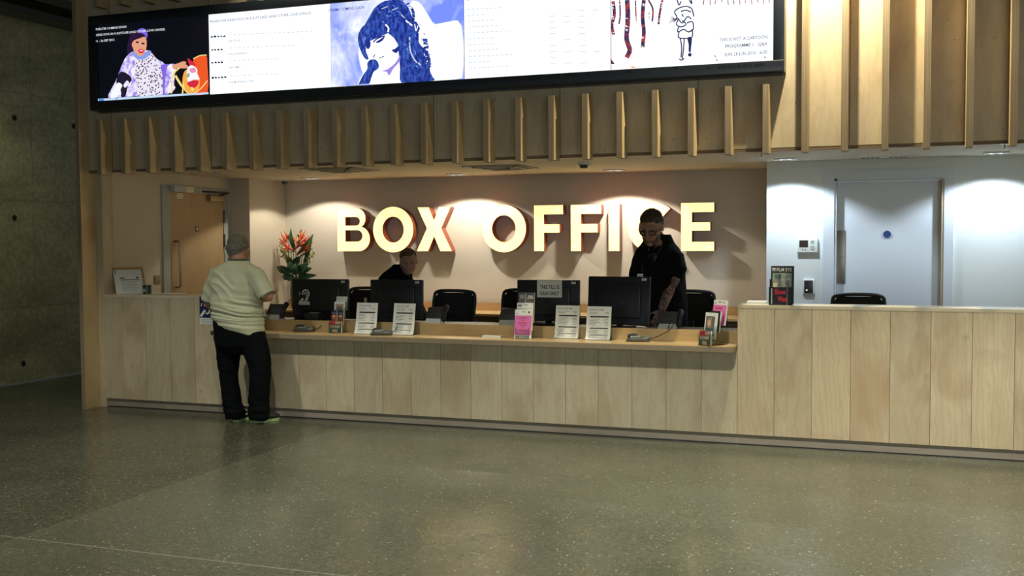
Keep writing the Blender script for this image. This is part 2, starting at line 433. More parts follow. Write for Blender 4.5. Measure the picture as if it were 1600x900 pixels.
# white door
b = MB()
for a in ((DX0-.10, DX0, 10.478, 10.50, 0, DZ), (DX1, DX1+.08, 10.478, 10.50, 0, DZ), (DX0-.10, DX1+.08, 10.478, 10.50, DZ, DZ+.075)): b.box(*a)
b.box(DX0, DX0+.02, 10.49, 10.62, 0, DZ); b.box(DX0, DX1, 10.49, 10.62, DZ-.02, DZ)
dr = struct(b.build('door_1', P_DOOR), 'white door with blue disc in white frame')
b = MB(); b.box(DX1-.022, DX1, 10.485, 10.62, 0, DZ-.02); b.box(DX1-.045, DX1-.022, 10.52, 10.60, 0, DZ-.03)
b.build('jamb', mat('jamb_beige', (.42, .36, .28), .5), dr)
b = MB(); b.box(DX0+.025, DX1-.03, 10.555, 10.60, .01, DZ-.03); leaf = b.build('door_leaf', P_DOOR, dr)
b = MB(); b.bbox(-.597, -.512, 10.548, 10.556, 1.19, 1.69, .003); b.box(-.597, -.512, 10.5475, 10.5485, 1.44, 1.444, 1); b.build('push_plate', [STEEL, DGREY], leaf)
b = MB(); b.cyl((-.142, 10.545, 1.652), .034, .012, 1, 32); b.build('blue_disc', mat('blue_disc', (.015, .05, .22), .4), leaf)
# wooden door in the side wall, seen edge-on from the foyer
dr = MB()
dr.box(LW, LW+.02, 9.46, 9.585, 0, 2.155); dr.box(LW, LW+.02, 10.555, 10.64, 0, 2.155); dr.box(LW, LW+.02, 9.46, 10.64, 2.155, 2.225)
dr = struct(dr.build('door_2', mat('frame_bluegrey', (.34, .38, .38), .45)), 'wooden door with pull handle in a grey frame')
b = MB(); b.box(LW+.001, LW+.012, 9.585, 10.555, .01, 2.155); leaf = b.build('door_leaf', DOORW, dr)
b = MB(); hp = [(LW+.012, 9.66, 1.62), (LW+.06, 9.66, 1.62), (LW+.07, 9.67, 1.60), (LW+.07, 9.67, 1.14), (LW+.06, 9.66, 1.12), (LW+.012, 9.66, 1.12)]
b.tube(hp, .011, 10); b.build('pull_handle', STEEL, leaf)
b = MB(); b.bbox(LW+.02, LW+.085, 9.585, 9.79, 2.155, 2.225, .004); b.build('door_lock', mat('lock_pale', (.45, .50, .52), .4), dr, label='pale metal magnetic lock over the door')
b = MB(); b.bbox(LW+.02, LW+.05, 9.80, 9.97, 2.155, 2.225, .004); b.build('lock_cover', CREAM, dr)
b = MB(); b.box(LW+.012, LW+.018, 9.69, 9.83, 2.085, 2.145, 0)
for yy in (9.705, 9.815):
    for zz in (2.10, 2.13): b.cyl((LW+.018, yy, zz), .007, .002, 0, 8, 1)
b.build('armature_plate', [CREAM, DGREY], leaf)
b = MB(); b.bbox(LW+.012, LW+.07, 10.25, 10.52, 2.075, 2.14, .006); b.build('door_closer', mat('closer_bronze', (.38, .27, .16), .35, .5), leaf)
b = MB(); b.tube([(LW+.05, 10.45, 2.15), (LW+.24, 10.35, 2.165), (LW+.03, 10.14, 2.18)], .010, 8); b.build('closer_arm', DGREY, leaf)
b = MB(); b.cyl((LW+.012, 10.055, 1.755), .032, .006, 0, 20); b.cyl((LW+.017, 10.055, 1.755), .019, .002, 0, 16, 1); b.build('door_sign', [DGREY, CREAM], leaf)
for zz in (1.90, 1.62):
    b = MB(); b.cyl((LW+.02, 10.56, zz-.07), .012, .15, 2, 10); b.build('hinge', DGREY, leaf)
# timber end pier and skirtings
b = MB(); b.box(-7.43, -7.36, 8.46, 8.58, 0, 2.31); b.box(-7.44, -7.405, 8.58, 8.66, 1.108, 2.31)
struct(b.build('trim_1', BOARD), 'timber pier closing the left end of the counter')
b = MB(); b.box(-7.19, -1.24, 11.475, 11.5, 0, .1); struct(b.build('baseboard_back', P_WHITE))

# ================================================================== TIMBER FASCIA
FS, FX = .28158, -7.19590
fa = thing('timber_fascia', 'plywood fascia with vertical fins above the ticket counter', 'fascia', (-2.2, 8.37, 2.27))
b = MB(); b.box(-7.42, 3.2, 8.37, 8.395, 2.315, 4.275)
for k in range(0, 9): x = FX+.047+FS*4*k+.004; b.box(x, x+.004, 8.3685, 8.3702, 2.315, 4.275, 1)
random.seed(3)
for k in range(60):
    x = -7.2+random.random()*9; z = (2.33+random.random()*.5) if x < -.9 else 2.33+random.random()*1.5
    b.cyl((x, 8.368, z), .004, .002, 1, 8, 1)
b.build('panel', [PANEL, mat('dark_seam', (.06, .045, .03), .8)], fa, True)
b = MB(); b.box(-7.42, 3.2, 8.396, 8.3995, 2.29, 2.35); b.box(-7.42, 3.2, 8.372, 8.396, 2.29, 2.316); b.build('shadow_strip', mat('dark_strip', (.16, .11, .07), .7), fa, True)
def fin(z0, z1, i):
    x = FX+FS*i; b = MB(); b.box(x, x+.047, 8.22, 8.37, z0, z1, mf=(1, 1, 1, 0, 0, 0)); b.build('fin', [FINW, PLY], fa, True)
for i in range(23):
    fin(2.265, 2.78, i)
    fin(3.84, 4.27, i)
for i in range(23, 35): fin(2.265, 4.27, i)
b = MB(); b.box(-7.475, -7.43, 8.25, 8.46, 0, 4.28, mf=(1, 1, 1, 0, 0, 0)); post = b.build('timber_post', [FINW, PLY])
tag(post, 'tall plywood fin post standing on the floor at the left end of the counter', 'post')

# ================================================================== COUNTERS
def front(mb, i0, i1, z0, z1, y=CY):
    "boards with V-joints between joint i0 and joint i1 (mesh surface pattern)"
    for i in range(i0, i1):
        x0 = BX+BS*i; x1 = x0+BS
        mb.box(x0+.0016, x1-.0016, y, y+.018, z0, z1)
    mb.box(BX+BS*i0, BX+BS*i1, y+.007, y+.03, z0, z1, 1)
GAP = mat('joint_dark', (.16, .10, .06), .8)  # dark brown backing in the joints between boards
def counter(name, label, i0, i1, top, y1, first=None):
    c = thing(name, label, 'counter', ((BX+BS*i0+BX+BS*i1)/2, CY+.2, 0))
    b = MB(); front(b, i0, i1, .085, top-.024)
    if first: b.box(first, BX+BS*i0, CY, CY+.03, .085, top-.024)
    b.build('front_boards', [BOARD if top < 1.11 and i0 < 0 else BOARD_T, GAP], c, True)
    x0 = first if first else BX+BS*i0; x1 = BX+BS*i1
    b = MB(); b.box(x0+.004, x1, CY+.028, CY+.046, 0, .085); b.box(x0+.004, x1, CY+.024, CY+.046, .0, .008, 1); b.build('kick_board', [KICK, INK], c, True)
    b = MB(); b.box(x0, x1, CY-.002, y1, top-.024, top); b.build('ledge', [LEDGE], c, True)
    return c
lc = counter('left_counter', 'tall left section of the timber ticket counter', -21, -16, 1.106, CY+.30, -7.36)
rc = counter('right_counter', 'tall right section of the timber ticket counter', 0, 13, 1.106, CY+.30)
for c, x0, x1 in ((lc, -7.36, BX-16*BS), (rc, BX, BX+13*BS)):
    b = MB(); b.box(x0, x1, CY+.047, CY+.06, 0.1, 1.08); b.box(x0, x1, CY+.29, CY+.30, .74, 1.082); b.build('back_panel', TOPW, c, True)
    b = MB(); b.box(x0, x1, CY+.30, CY+.70, .735, .76); b.build('desk_top', TOPW, c, True)
    e = x1-.03 if c is lc else x0
    b = MB(); b.box(e, e+.03, CY+.03, CY+.30, .0, 1.082); b.build('side_panel', BOARD_T, c, True)
lw = thing('service_counter', 'low middle section of the timber ticket counter', 'counter', (-3.4, CY+.2, 0))
b = MB(); front(b, -16, 0, .085, .745); b.build('front_boards', [BOARD, GAP], lw, True)
b = MB(); b.box(BX-16*BS, BX, CY+.028, CY+.046, 0, .085); b.box(BX-16*BS, BX, CY+.024, CY+.046, .0, .008, 1); b.build('kick_board', [KICK, INK], lw, True)
XL, XR, TZ = BX-16*BS+.004, BX-.004, .790
pts = [(XL, 8.66), (XL, 8.30), (XR-.06, 8.30)]+[(XR-.06+.06*math.sin(a*PI/12), 8.36-.06*math.cos(a*PI/12)) for a in range(1, 7)]+[(XR, 8.66)]
b = MB(); b.prism([(x, y, TZ) for x, y in pts], (0, 0, -.006), 0); b.prism([(x, y, TZ-.006) for x, y in pts], (0, 0, -.038), 1)
b.build('worktop', [TOPW, EDGEH], lw, True)
b = MB(); b.box(XL, XR, 8.65, 8.672, TZ, .885); b.build('upstand', TOPW, lw, True)
b = MB(); b.box(XL, XR, 8.672, 9.14, .838, .865); b.box(XL, XR, 9.06, 9.08, .1, .838, 0); b.build('desk_top', mat('desk_dark', (.10, .07, .05), .5), lw, True)
# low cabinet along the back wall
cb = thing('back_cabinet', 'long low wooden cabinet with upstand along the back wall', 'cabinet', (-4.2, 11.2, 0))
b = MB(); b.box(-7.15, -1.26, 10.95, 11.45, .775, .80); b.build('cabinet_top', TOPW, cb, True)
b = MB(); b.box(-7.15, -1.26, 11.45, 11.475, .775, .893); b.build('upstand', CABW, cb, True)
for k in range(8):
    x = -7.15+k*.735; b = MB(); b.box(x+.004, x+.731, 10.98, 11.0, .08, .735); d = b.build('door', mat('cabinet_dark', (.12, .075, .05), .5), cb, True)
b = MB(); b.box(-7.15, -1.26, 11.0, 11.45, .0, .775); b.box(-7.15, -1.26, 10.965, 11.0, .735, .775); b.build('carcass', mat('cabinet_body', (.10, .06, .04), .6), cb, True)

# ================================================================== DISPLAY SCREEN
SY = 8.232
scr = thing('display_screen', 'long black-framed display showing theatre and cinema slides', 'screen', (-4.05, 8.3, 2.87))
b = MB()
X0, X1, Z0, Z1 = -7.262, -.846, 2.868, 3.752
x0, x1, z0, z1 = -7.170, -.925, 2.953, 3.668
b.box(X0, X1, 8.25, 8.368, Z0, Z1)
b.bbox(X0, X1, 8.215, 8.26, Z0, z0, .006); b.bbox(X0, X1, 8.215, 8.26, z1, Z1, .006)
b.bbox(X0, x0, 8.2152, 8.26, z0, z1, .002); b.bbox(x1, X1, 8.2152, 8.26, z0, z1, .002)
for k in range(8): xx = X0+.35+k*.78; b.box(xx, xx+.5, 8.27, 8.29, Z0-.001, Z0, 1)
b.build('housing', [mat('screen_frame', (.012, .016, .026), .3), INK], scr, True)
b = MB(); b.box(X0+.02, X1-.02, 8.30, 8.37, Z0-.012, Z0); b.build('mounting_rail', DGREY, scr, True)
E_W = emis('slide_white', (.93, .97, 1.0), 1.25)
E_K = emis('slide_black', (.004, .005, .012), .6)
def E_(name, r, g, bl, s=1.0): return emis(name, (r, g, bl), s)
def e_noise(name, c1, c2, scale, lo=.45, hi=.55, s=1.0, vor=False, stretch=(1, 1, 1)):
    m, nt, bs = nmat(name); g = NT(nt); p = g.mapv(g.n('NewGeometry').outputs['Position'], stretch)
    if vor:
        v = g.n('TexVoronoi'); v.inputs['Scale'].default_value = scale; g.l(p, v.inputs['Vector']); f = v.outputs['Distance']
    else: f = g.noise(p, scale, 4, .6, .6)
    c = g.mix(g.ramp(f, [(lo, 0.), (hi, 1.)]), c1, c2)
    bs.inputs['Base Color'].default_value = (.01, .01, .01, 1); g.l(c, bs.inputs['Emission Color']); bs.inputs['Emission Strength'].default_value = s
    return m
SW = (x1-x0)/5
disp = []
for k, m in enumerate((E_K, E_W, e_noise('slide_blue', (.18, .27, .95), (.86, .90, 1.0), 2.6, .40, .66, 1.1), E_W, E_W)):
    b = MB(); b.box(x0+SW*k+.004, x0+SW*(k+1)-.004, SY, SY+.02, z0, z1); disp.append(b.build('display_panel', m, scr, True))
b = MB(); b.box(x0, x1, SY+.01, SY+.022, z0, z1); b.build('panel_seams', mat('seam_blue', (.02, .05, .12), .4), scr, True)
class Pic:
    "flat picture on a display panel, traced on the panel's own plane"
    def __init__(s): s.mb = MB(); s.mats = []; s.k = 0; s.caps = []
    def mi(s, m):
        if m not in s.mats: s.mats.append(m)
        return s.mats.index(m)
    def P(s, x, y, d=None): return onY(x, y, SY-(s.k*.0004+.0006))
    def clip(s, p):
        p.x = min(max(p.x, s.xr[0]), s.xr[1]); p.z = min(max(p.z, z0+.001), z1-.001); return p
    def poly(s, m, pts, sm=True, sub=3):
        s.k += 1
        if sm: pts = smooth2(pts, True, sub)
        v = [s.clip(s.P(x, y)) for x, y in pts]
        me = MB(); bm = bmesh.new(); f = bm.faces.new([bm.verts.new(q) for q in v])
        bmesh.ops.triangulate(bm, faces=[f]); s.mb.frombm(bm, s.mi(m))
    def stroke(s, m, pts, w, sm=True):
        s.k += 1
        if sm: pts = smooth2(pts, False, 4)
        n = len(pts); v = []
        for i, p in enumerate(pts):
            a = pts[max(i-1, 0)]; c = pts[min(i+1, n-1)]; dx, dy = c[0]-a[0], c[1]-a[1]; L = math.hypot(dx, dy) or 1
            ww = w*(1 if not isinstance(w, tuple) else 1)/2; v.append((p[0]-dy/L*ww, p[1]+dx/L*ww)); v.append((p[0]+dy/L*ww, p[1]-dx/L*ww))
        vs = [s.clip(s.P(*q)) for q in v]
        s.mb.add(vs, [(2*i, 2*i+1, 2*i+3, 2*i+2) for i in range(n-1)], s.mi(m))
    def text(s, m, t, px, py, x2, h, bold=0.0):
        "baseline start (px,py) to x = x2; h cap height in metres"
        bold = bold or .008
        s.k += 1; a = s.P(px, py); w = onY(x2, py-((x2-px)*.055), SY).x-a.x
        q = MB(); put_text(q, t, a, (1, 0, 0), (0, 0, 1), h, w, 0, bold); s.caps.append((q, m))
    def build(s, name, par):
        s.mb.build(name, s.mats, par, True)
        for q, m in s.caps: q.build('caption', m, par, True)
def slide(k): p = Pic(); p.xr = (x0+SW*k+.004, x0+SW*(k+1)-.004); return p
# slide 1: performer in a patterned robe on a dark stage
p = slide(0)
LAV = e_noise('robe_lavender', (.33, .22, .85), (.93, .90, 1.0), 16, .40, .58); LEO = e_noise('robe_print', (.10, .04, .06), (.85, .82, .97), 46, .30, .42, vor=True)
SKN = E_('stage_skin', .80, .36, .22); HAIRK = E_('stage_hair', .03, .01, .05, .8); PURP = E_('stage_purple', .22, .14, .75); WHI = E_('stage_white', .95, .95, 1)
ORA = E_('stage_orange', .88, .10, .02); ORB = E_('stage_amber', .95, .42, .06); YEL = E_('stage_yellow', .95, .75, .25); REDS = E_('stage_red', .70, .02, .06)
p.poly(HAIRK, [(203, 56), (211, 48), (222, 45), (230, 52), (230, 70), (222, 84), (207, 86), (198, 82)])
p.poly(PURP, [(214, 48), (223, 44), (230, 50), (229, 60), (222, 53)])
p.poly(LAV, [(205, 82), (195, 92), (188, 108), (183, 122), (176, 136), (169, 152), (188, 152), (225, 149), (262, 147), (261, 120), (257, 100), (245, 92), (234, 80), (220, 78)])
p.poly(E_('stage_dark', .02, .012, .04, .7), [(190, 112), (200, 116), (206, 124), (200, 134), (196, 150), (189, 151), (190, 138), (182, 130), (184, 118)])
p.poly(LEO, [(208, 84), (218, 90), (232, 82), (243, 92), (252, 108), (254, 130), (252, 147), (216, 150), (214, 120), (212, 100)])
p.poly(E_('robe_blue', .25, .35, .80), [(206, 82), (214, 79), (220, 88), (232, 79), (236, 82), (226, 92), (214, 92)])
p.poly(PURP, [(252, 102), (268, 101), (272, 108), (266, 122), (262, 147), (255, 147), (254, 120)])
p.poly(LAV, [(262, 103), (274, 101), (273, 116), (266, 128), (274, 136), (268, 144), (258, 146), (258, 128)])
p.poly(SKN, [(208, 64), (213, 56), (222, 55), (228, 60), (229, 72), (226, 82), (220, 88), (213, 84), (208, 76)])
p.poly(SKN, [(206, 68), (209, 66), (210, 72), (207, 74)])
p.poly(HAIRK, [(206, 60), (212, 53), (222, 52), (229, 58), (222, 56), (214, 58), (209, 64)])
for q in ((214.5, 66), (223.5, 68)): p.poly(HAIRK, [(q[0]-3, q[1]), (q[0], q[1]-1.5), (q[0]+3, q[1]), (q[0], q[1]+1.5)])
p.poly(REDS, [(216, 78), (220, 76.5), (225, 78.5), (223, 83), (218, 82.5)]); p.poly(WHI, [(218, 78.3), (223.5, 79), (220.5, 80.2)])
p.poly(SKN, [(270, 102), (278, 99), (286, 96), (291, 97), (290, 99), (286, 100), (291, 101), (294, 104), (290, 107), (280, 106), (271, 108)])
p.poly(ORA, [(303, 92), (312, 87), (322, 87), (324, 100), (324, 146), (300, 147), (292, 138), (300, 110)])
p.stroke(YEL, [(268, 146), (270, 118), (280, 106)], 2.4); p.stroke(YEL, [(274, 118), (284, 134), (294, 140)], 3.4); p.stroke(YEL, [(285, 147), (287, 128)], 2.2)
p.poly(ORB, [(288, 112), (296, 108), (306, 112), (312, 124), (310, 140), (300, 146), (290, 142), (285, 128)])
p.stroke(YEL, [(302, 92), (312, 87), (323, 86)], 1.6); p.stroke(YEL, [(286, 128), (289, 141), (300, 147), (314, 138), (324, 126)], 1.6)
p.poly(REDS, [(293, 91), (300, 96), (305, 100), (303, 108), (297, 104)])
p.poly(WHI, [(293, 106), (300, 102), (308, 108), (308, 116), (312, 124), (303, 124), (294, 128), (292, 116)])
p.poly(E_('toy_pink', .85, .30, .50), [(296, 108), (304, 106), (306, 112), (299, 114)])
p.poly(REDS, [(292, 130), (300, 126), (310, 126), (308, 134), (300, 138)]); p.poly(YEL, [(298, 136), (303, 138), (300, 143)])
p.poly(E_('toy_green', .30, .45, .35), [(292, 116), (296, 114), (296, 120), (292, 121)])
p.poly(WHI, [(183, 130), (191, 133), (188, 140), (184, 150), (172, 152)]); p.poly(LAV, [(198, 126), (202, 130), (196, 137), (193, 133)])
p.poly(E_('task_bar', .55, .72, .92), [(153, 154.5), (326, 144), (326, 147), (153, 158.5)], False)
p.poly(PURP, [(181, 153.4), (183, 153.2), (183, 155.4), (181, 155.6)], False); p.poly(E_('task_blue', .05, .25, .75), [(154, 155.2), (162, 154.7), (162, 157.5), (154, 158.0)], False)
p.text(WHI, 'THEATRE COMING SOON', 149, 47.5, 199, .020, .004)
p.text(WHI, 'DEAD DOG IN A SUITCASE (AND OTHER LOVE SONGS)', 149.5, 56.5, 259, .020, .004)
p.text(WHI, '11 - 26 SEP 2015', 150, 66, 180.5, .020, .004)
p.build('stage_picture', disp[0])
# slide 2: praise page
p = slide(1); T1 = E_('type_slate', .05, .09, .18, .8); T2 = E_('type_pale', .66, .72, .80, 1.0); T3 = E_('type_mid', .28, .36, .48, .8); DOT = E_('type_black', .01, .02, .05, .8)
p.text(T1, 'PRAISE FOR DEAD DOG IN A SUITCASE (AND OTHER LOVE SONGS)', 328, 36, 486, .024)
for (yy, n, nm, q, q2, x2) in ((57.5, 5, 'THE STAGE', 62.5, 370, 496), (78, 4, 'THE GUARDIAN', 83, 382, 467), (98, 4, 'THE TIMES', 104, 373, 440), (121.5, 5, 'THE MORNING STAR', 127, 394, 440)):
    xx = 331+(yy-57)*.02
    for k in range(n):
        cx, cy = xx+k*4.9, yy-k*.25
        pts = [(cx+(2.3 if a % 2 == 0 else 1.0)*math.sin(a*PI/5), cy-(2.3 if a % 2 == 0 else 1.0)*math.cos(a*PI/5)) for a in range(10)]
        p.poly(DOT, pts, False)
    p.text(T3, nm, xx+25, q+3.5, q2+5, .019)
    for a in range(int((x2-xx-27)/7)):
        p.stroke(T2, [(xx+27+a*7, yy-3-a*.30), (xx+32+a*7-random.random()*3, yy-3.2-a*.30)], 1.6, False)
p.build('slide_text', disp[1])
# slide 3: blue duotone portrait of a singer (generic)
p = slide(2)
HB = e_noise('duotone_hair', (.008, .025, .26), (.06, .15, .68), 22, .42, .66, .9, stretch=(1.6, 1, .7)); HD = E_('duotone_dark', .012, .03, .30, .9); FW = E_('duotone_white', .96, .97, 1, 1.15); VI = E_('duotone_violet', .36, .26, .80)
p.poly(FW, [(640, 10), (655, 4), (668, 22), (680, 38), (700, 34), (721, 40), (722, 122), (660, 128), (640, 100)])
p.poly(FW, [(560, 84), (566, 68), (572, 100), (590, 96), (640, 90), (640, 128), (580, 132), (574, 118), (566, 112)])
p.poly(FW, [(572, 50), (580, 42), (600, 44), (620, 60), (626, 78), (622, 96), (606, 108), (594, 110), (586, 98), (574, 94), (571, 74)])
p.poly(HB, [(584, 14), (596, 4), (610, 0), (628, 2), (638, 12), (643, 24), (645, 32), (655, 36), (658, 46), (653, 56), (656, 70), (666, 78), (673, 94), (671, 108), (676, 120), (678, 126), (650, 128), (627, 129), (625, 110), (626, 92), (624, 80), (615, 78), (622, 72), (616, 60), (604, 50), (597, 44), (585, 44), (576, 50), (571, 60), (570, 74), (576, 92), (570, 91), (563, 78), (559, 58), (566, 42), (577, 36), (588, 30), (583, 22)])
for a, c, w in (([(602, 38), (607, 44), (606, 50)], FW, 2.4), ([(652, 34), (657, 44), (654, 52)], FW, 2.0), ([(640, 58), (641, 78), (648, 94), (658, 102)], T2, 2.0), ([(634, 32), (644, 40)], FW, 2.4), ([(648, 38), (650, 48), (653, 40)], FW, 1.5), ([(662, 84), (668, 92), (666, 100)], FW, 1.6), ([(596, 14), (606, 10)], T2, 1.2), ([(612, 16), (622, 12)], T2, 1.2), ([(626, 22), (632, 28)], T2, 1.4)): p.stroke(c, a, w)
random.seed(21)
for a in range(70):
    u = random.random()
    if u < .45: cx, cy = random.uniform(590, 640), random.uniform(6, 38); an = random.uniform(-.4, .9)
    elif u < .6: cx, cy = random.uniform(564, 574), random.uniform(46, 82); an = 1.3
    else: cx, cy = random.uniform(628, 664), random.uniform(50, 120); an = random.uniform(.9, 1.5)
    L = random.uniform(3, 9); p.stroke(random.choice([HD, HD, E_('duotone_mid', .20, .34, .90)]), [(cx, cy), (cx+L*.5*math.cos(an)+1, cy+L*.5*math.sin(an)), (cx+L*math.cos(an), cy+L*math.sin(an))], random.uniform(.7, 1.6))
for a in range(26):
    an = random.uniform(-2.2, .6); cx, cy = 614+30*math.cos(an), 24+24*math.sin(an); p.stroke(HB, [(cx, cy), (cx+5*math.cos(an+.5), max(1, cy+5*math.sin(an+.5)))], 2.2)
for a in range(22):
    yy = random.uniform(60, 126); xx = 656+yy*.14; p.stroke(HB, [(xx-4, yy), (xx+1+random.random()*3, yy+random.uniform(-3, 3))], 2.4)
p.poly(HD, [(571, 66), (575, 62), (579, 66), (578, 74), (573, 76)]); p.stroke(HD, [(583, 66), (590, 60), (601, 56)], 2.0)
p.stroke(HD, [(582, 62), (588, 58), (596, 56)], 1.3); p.poly(HD, [(587, 66), (593, 62), (601, 57), (598, 63), (591, 67)])
p.stroke(HD, [(573, 73), (577, 76)], 1.6); p.stroke(HD, [(583, 90), (586, 85)], 1.3); p.stroke(T1, [(592, 91), (600, 88)], 1.2)
p.poly(HD, [(612, 78), (620, 76), (626, 70), (622, 80), (618, 83)])
p.poly(VI, [(596, 111), (606, 108), (618, 98), (625, 86), (624, 96), (614, 108), (608, 118), (604, 112)])
p.poly(HB, [(574, 98), (580, 93), (588, 94), (592, 102), (590, 108), (584, 112), (580, 122), (576, 131), (560, 132), (568, 116), (574, 108)])
p.stroke(FW, [(559, 132), (566, 118), (570, 110)], 1.4)
p.text(HD, 'CINEMA COMING SOON', 512.5, 18.5, 574, .026, .003)
p.build('portrait_picture', disp[2])
# slide 4: cinema listings
p = slide(3); random.seed(5)
p.text(T3, 'CINEMA LISTINGS', 729, 1.0, 786, .022)
for k in range(11):
    yy = 15+k*9.2; n = random.randint(4, 11)
    for a in range(n): p.stroke(T2, [(730+k*.35+a*7, yy-a*.4), (734.5+k*.35+a*7, yy-a*.4-.3)], 1.5, False)
    for cx in (857, 880, 903, 925):
        if random.random() < .5: p.stroke(T2, [(cx+k*.3, yy-8), (cx+10+k*.3, yy-8.5)], 1.5, False)
p.build('slide_text', disp[3])
# slide 5: ink drawing of bare tree trunks and a bundled figure
p = slide(4); random.seed(11)
INKR = e_noise('drawing_ink', (.02, .02, .10), (.50, .05, .05), 30, .45, .60, .9); IB = E_('drawing_blue', .01, .02, .12, .8); OR = E_('drawing_orange', .85, .35, .08)
for pts, w in (([(958, 2), (960, 22), (956, 40), (959, 54)], 5), ([(968, 0), (969, 24), (967, 38)], 2.4), ([(980, 0), (981, 30), (979, 60), (984, 78), (979, 90)], 7.5), ([(993, 0), (994, 34)], 2), ([(1006, 0), (1004, 26), (1006, 50), (1004, 74)], 6), ([(1013, 0), (1020, 14), (1019, 34)], 2.6), ([(1035, 0), (1031, 20), (1029, 38)], 3.4), ([(1014, 20), (1014, 30)], 1.6)):
    p.stroke(INKR, pts, w)
    for a in range(7):
        t = pts[0][1]+(pts[-1][1]-pts[0][1])*random.random(); xx = pts[0][0]+(pts[-1][0]-pts[0][0])*(t-pts[0][1])/max(1, pts[-1][1]-pts[0][1])
        p.stroke(FW, [(xx-w*.3, t), (xx+w*.2, t+random.random()*3)], 1.0, False)
p.poly(INKR, [(953.5, 91), (957, 95), (960, 100), (954, 99)]); p.poly(OR, [(985, 105), (990, 103.5), (994, 105), (988, 106)])
for pts in ([(1058, 0), (1061, 8), (1064, 2)], [(1077, 0), (1081, 6), (1080, 0)], [(1062, 12), (1054, 18), (1058, 28), (1052, 34)], [(1062, 12), (1072, 10), (1081, 14), (1084, 26)], [(1064, 18), (1072, 16), (1080, 19)], [(1065, 22), (1068, 26)], [(1059, 28), (1066, 36), (1074, 26), (1080, 30)], [(1060, 30), (1057, 38), (1064, 42), (1072, 38), (1066, 32)], [(1073, 36), (1082, 34), (1083, 46), (1076, 50)], [(1060, 42), (1059, 50), (1068, 46), (1076, 50), (1082, 46)], [(1061, 50), (1060, 58), (1068, 60), (1081, 58), (1082, 48)], [(1063, 60), (1065, 74), (1064, 90)], [(1069, 60), (1068, 76), (1066, 92)], [(1061, 92), (1065, 94), (1069, 91)]): p.stroke(IB, pts, 1.9)
p.poly(IB, [(1074, 59), (1081, 59), (1080, 72), (1079, 82), (1076, 80), (1076, 70)]); p.poly(IB, [(1075, 84), (1080, 83), (1080, 88), (1076, 88)])
for a in range(5): p.stroke(INKR, [(1057, 32-a), (1048-a*.5, 24+a*3)], .8, False)
for a in range(12): p.stroke(INKR, [(1100+a*9.3, 0), (1101+a*9.3-random.random()*3, 3+random.random()*5)], 1.4, False)
for (xx, yy) in ((1117, 88), (1120, 94), (1195, 90)): p.stroke(INKR, [(xx-1, yy-1.5), (xx+1.5, yy+1)], 1.5, False)
p.text(T1, 'THIS IS NOT A CARTOON', 1124, 65, 1200, .026)
p.text(T1, 'PROGRAMME 1 - Q&A', 1133, 75, 1200, .026)
p.text(T1, 'SUN 28 JUN 2015, 16:00', 1132, 88, 1200, .026)
p.build('drawing_picture', disp[4])

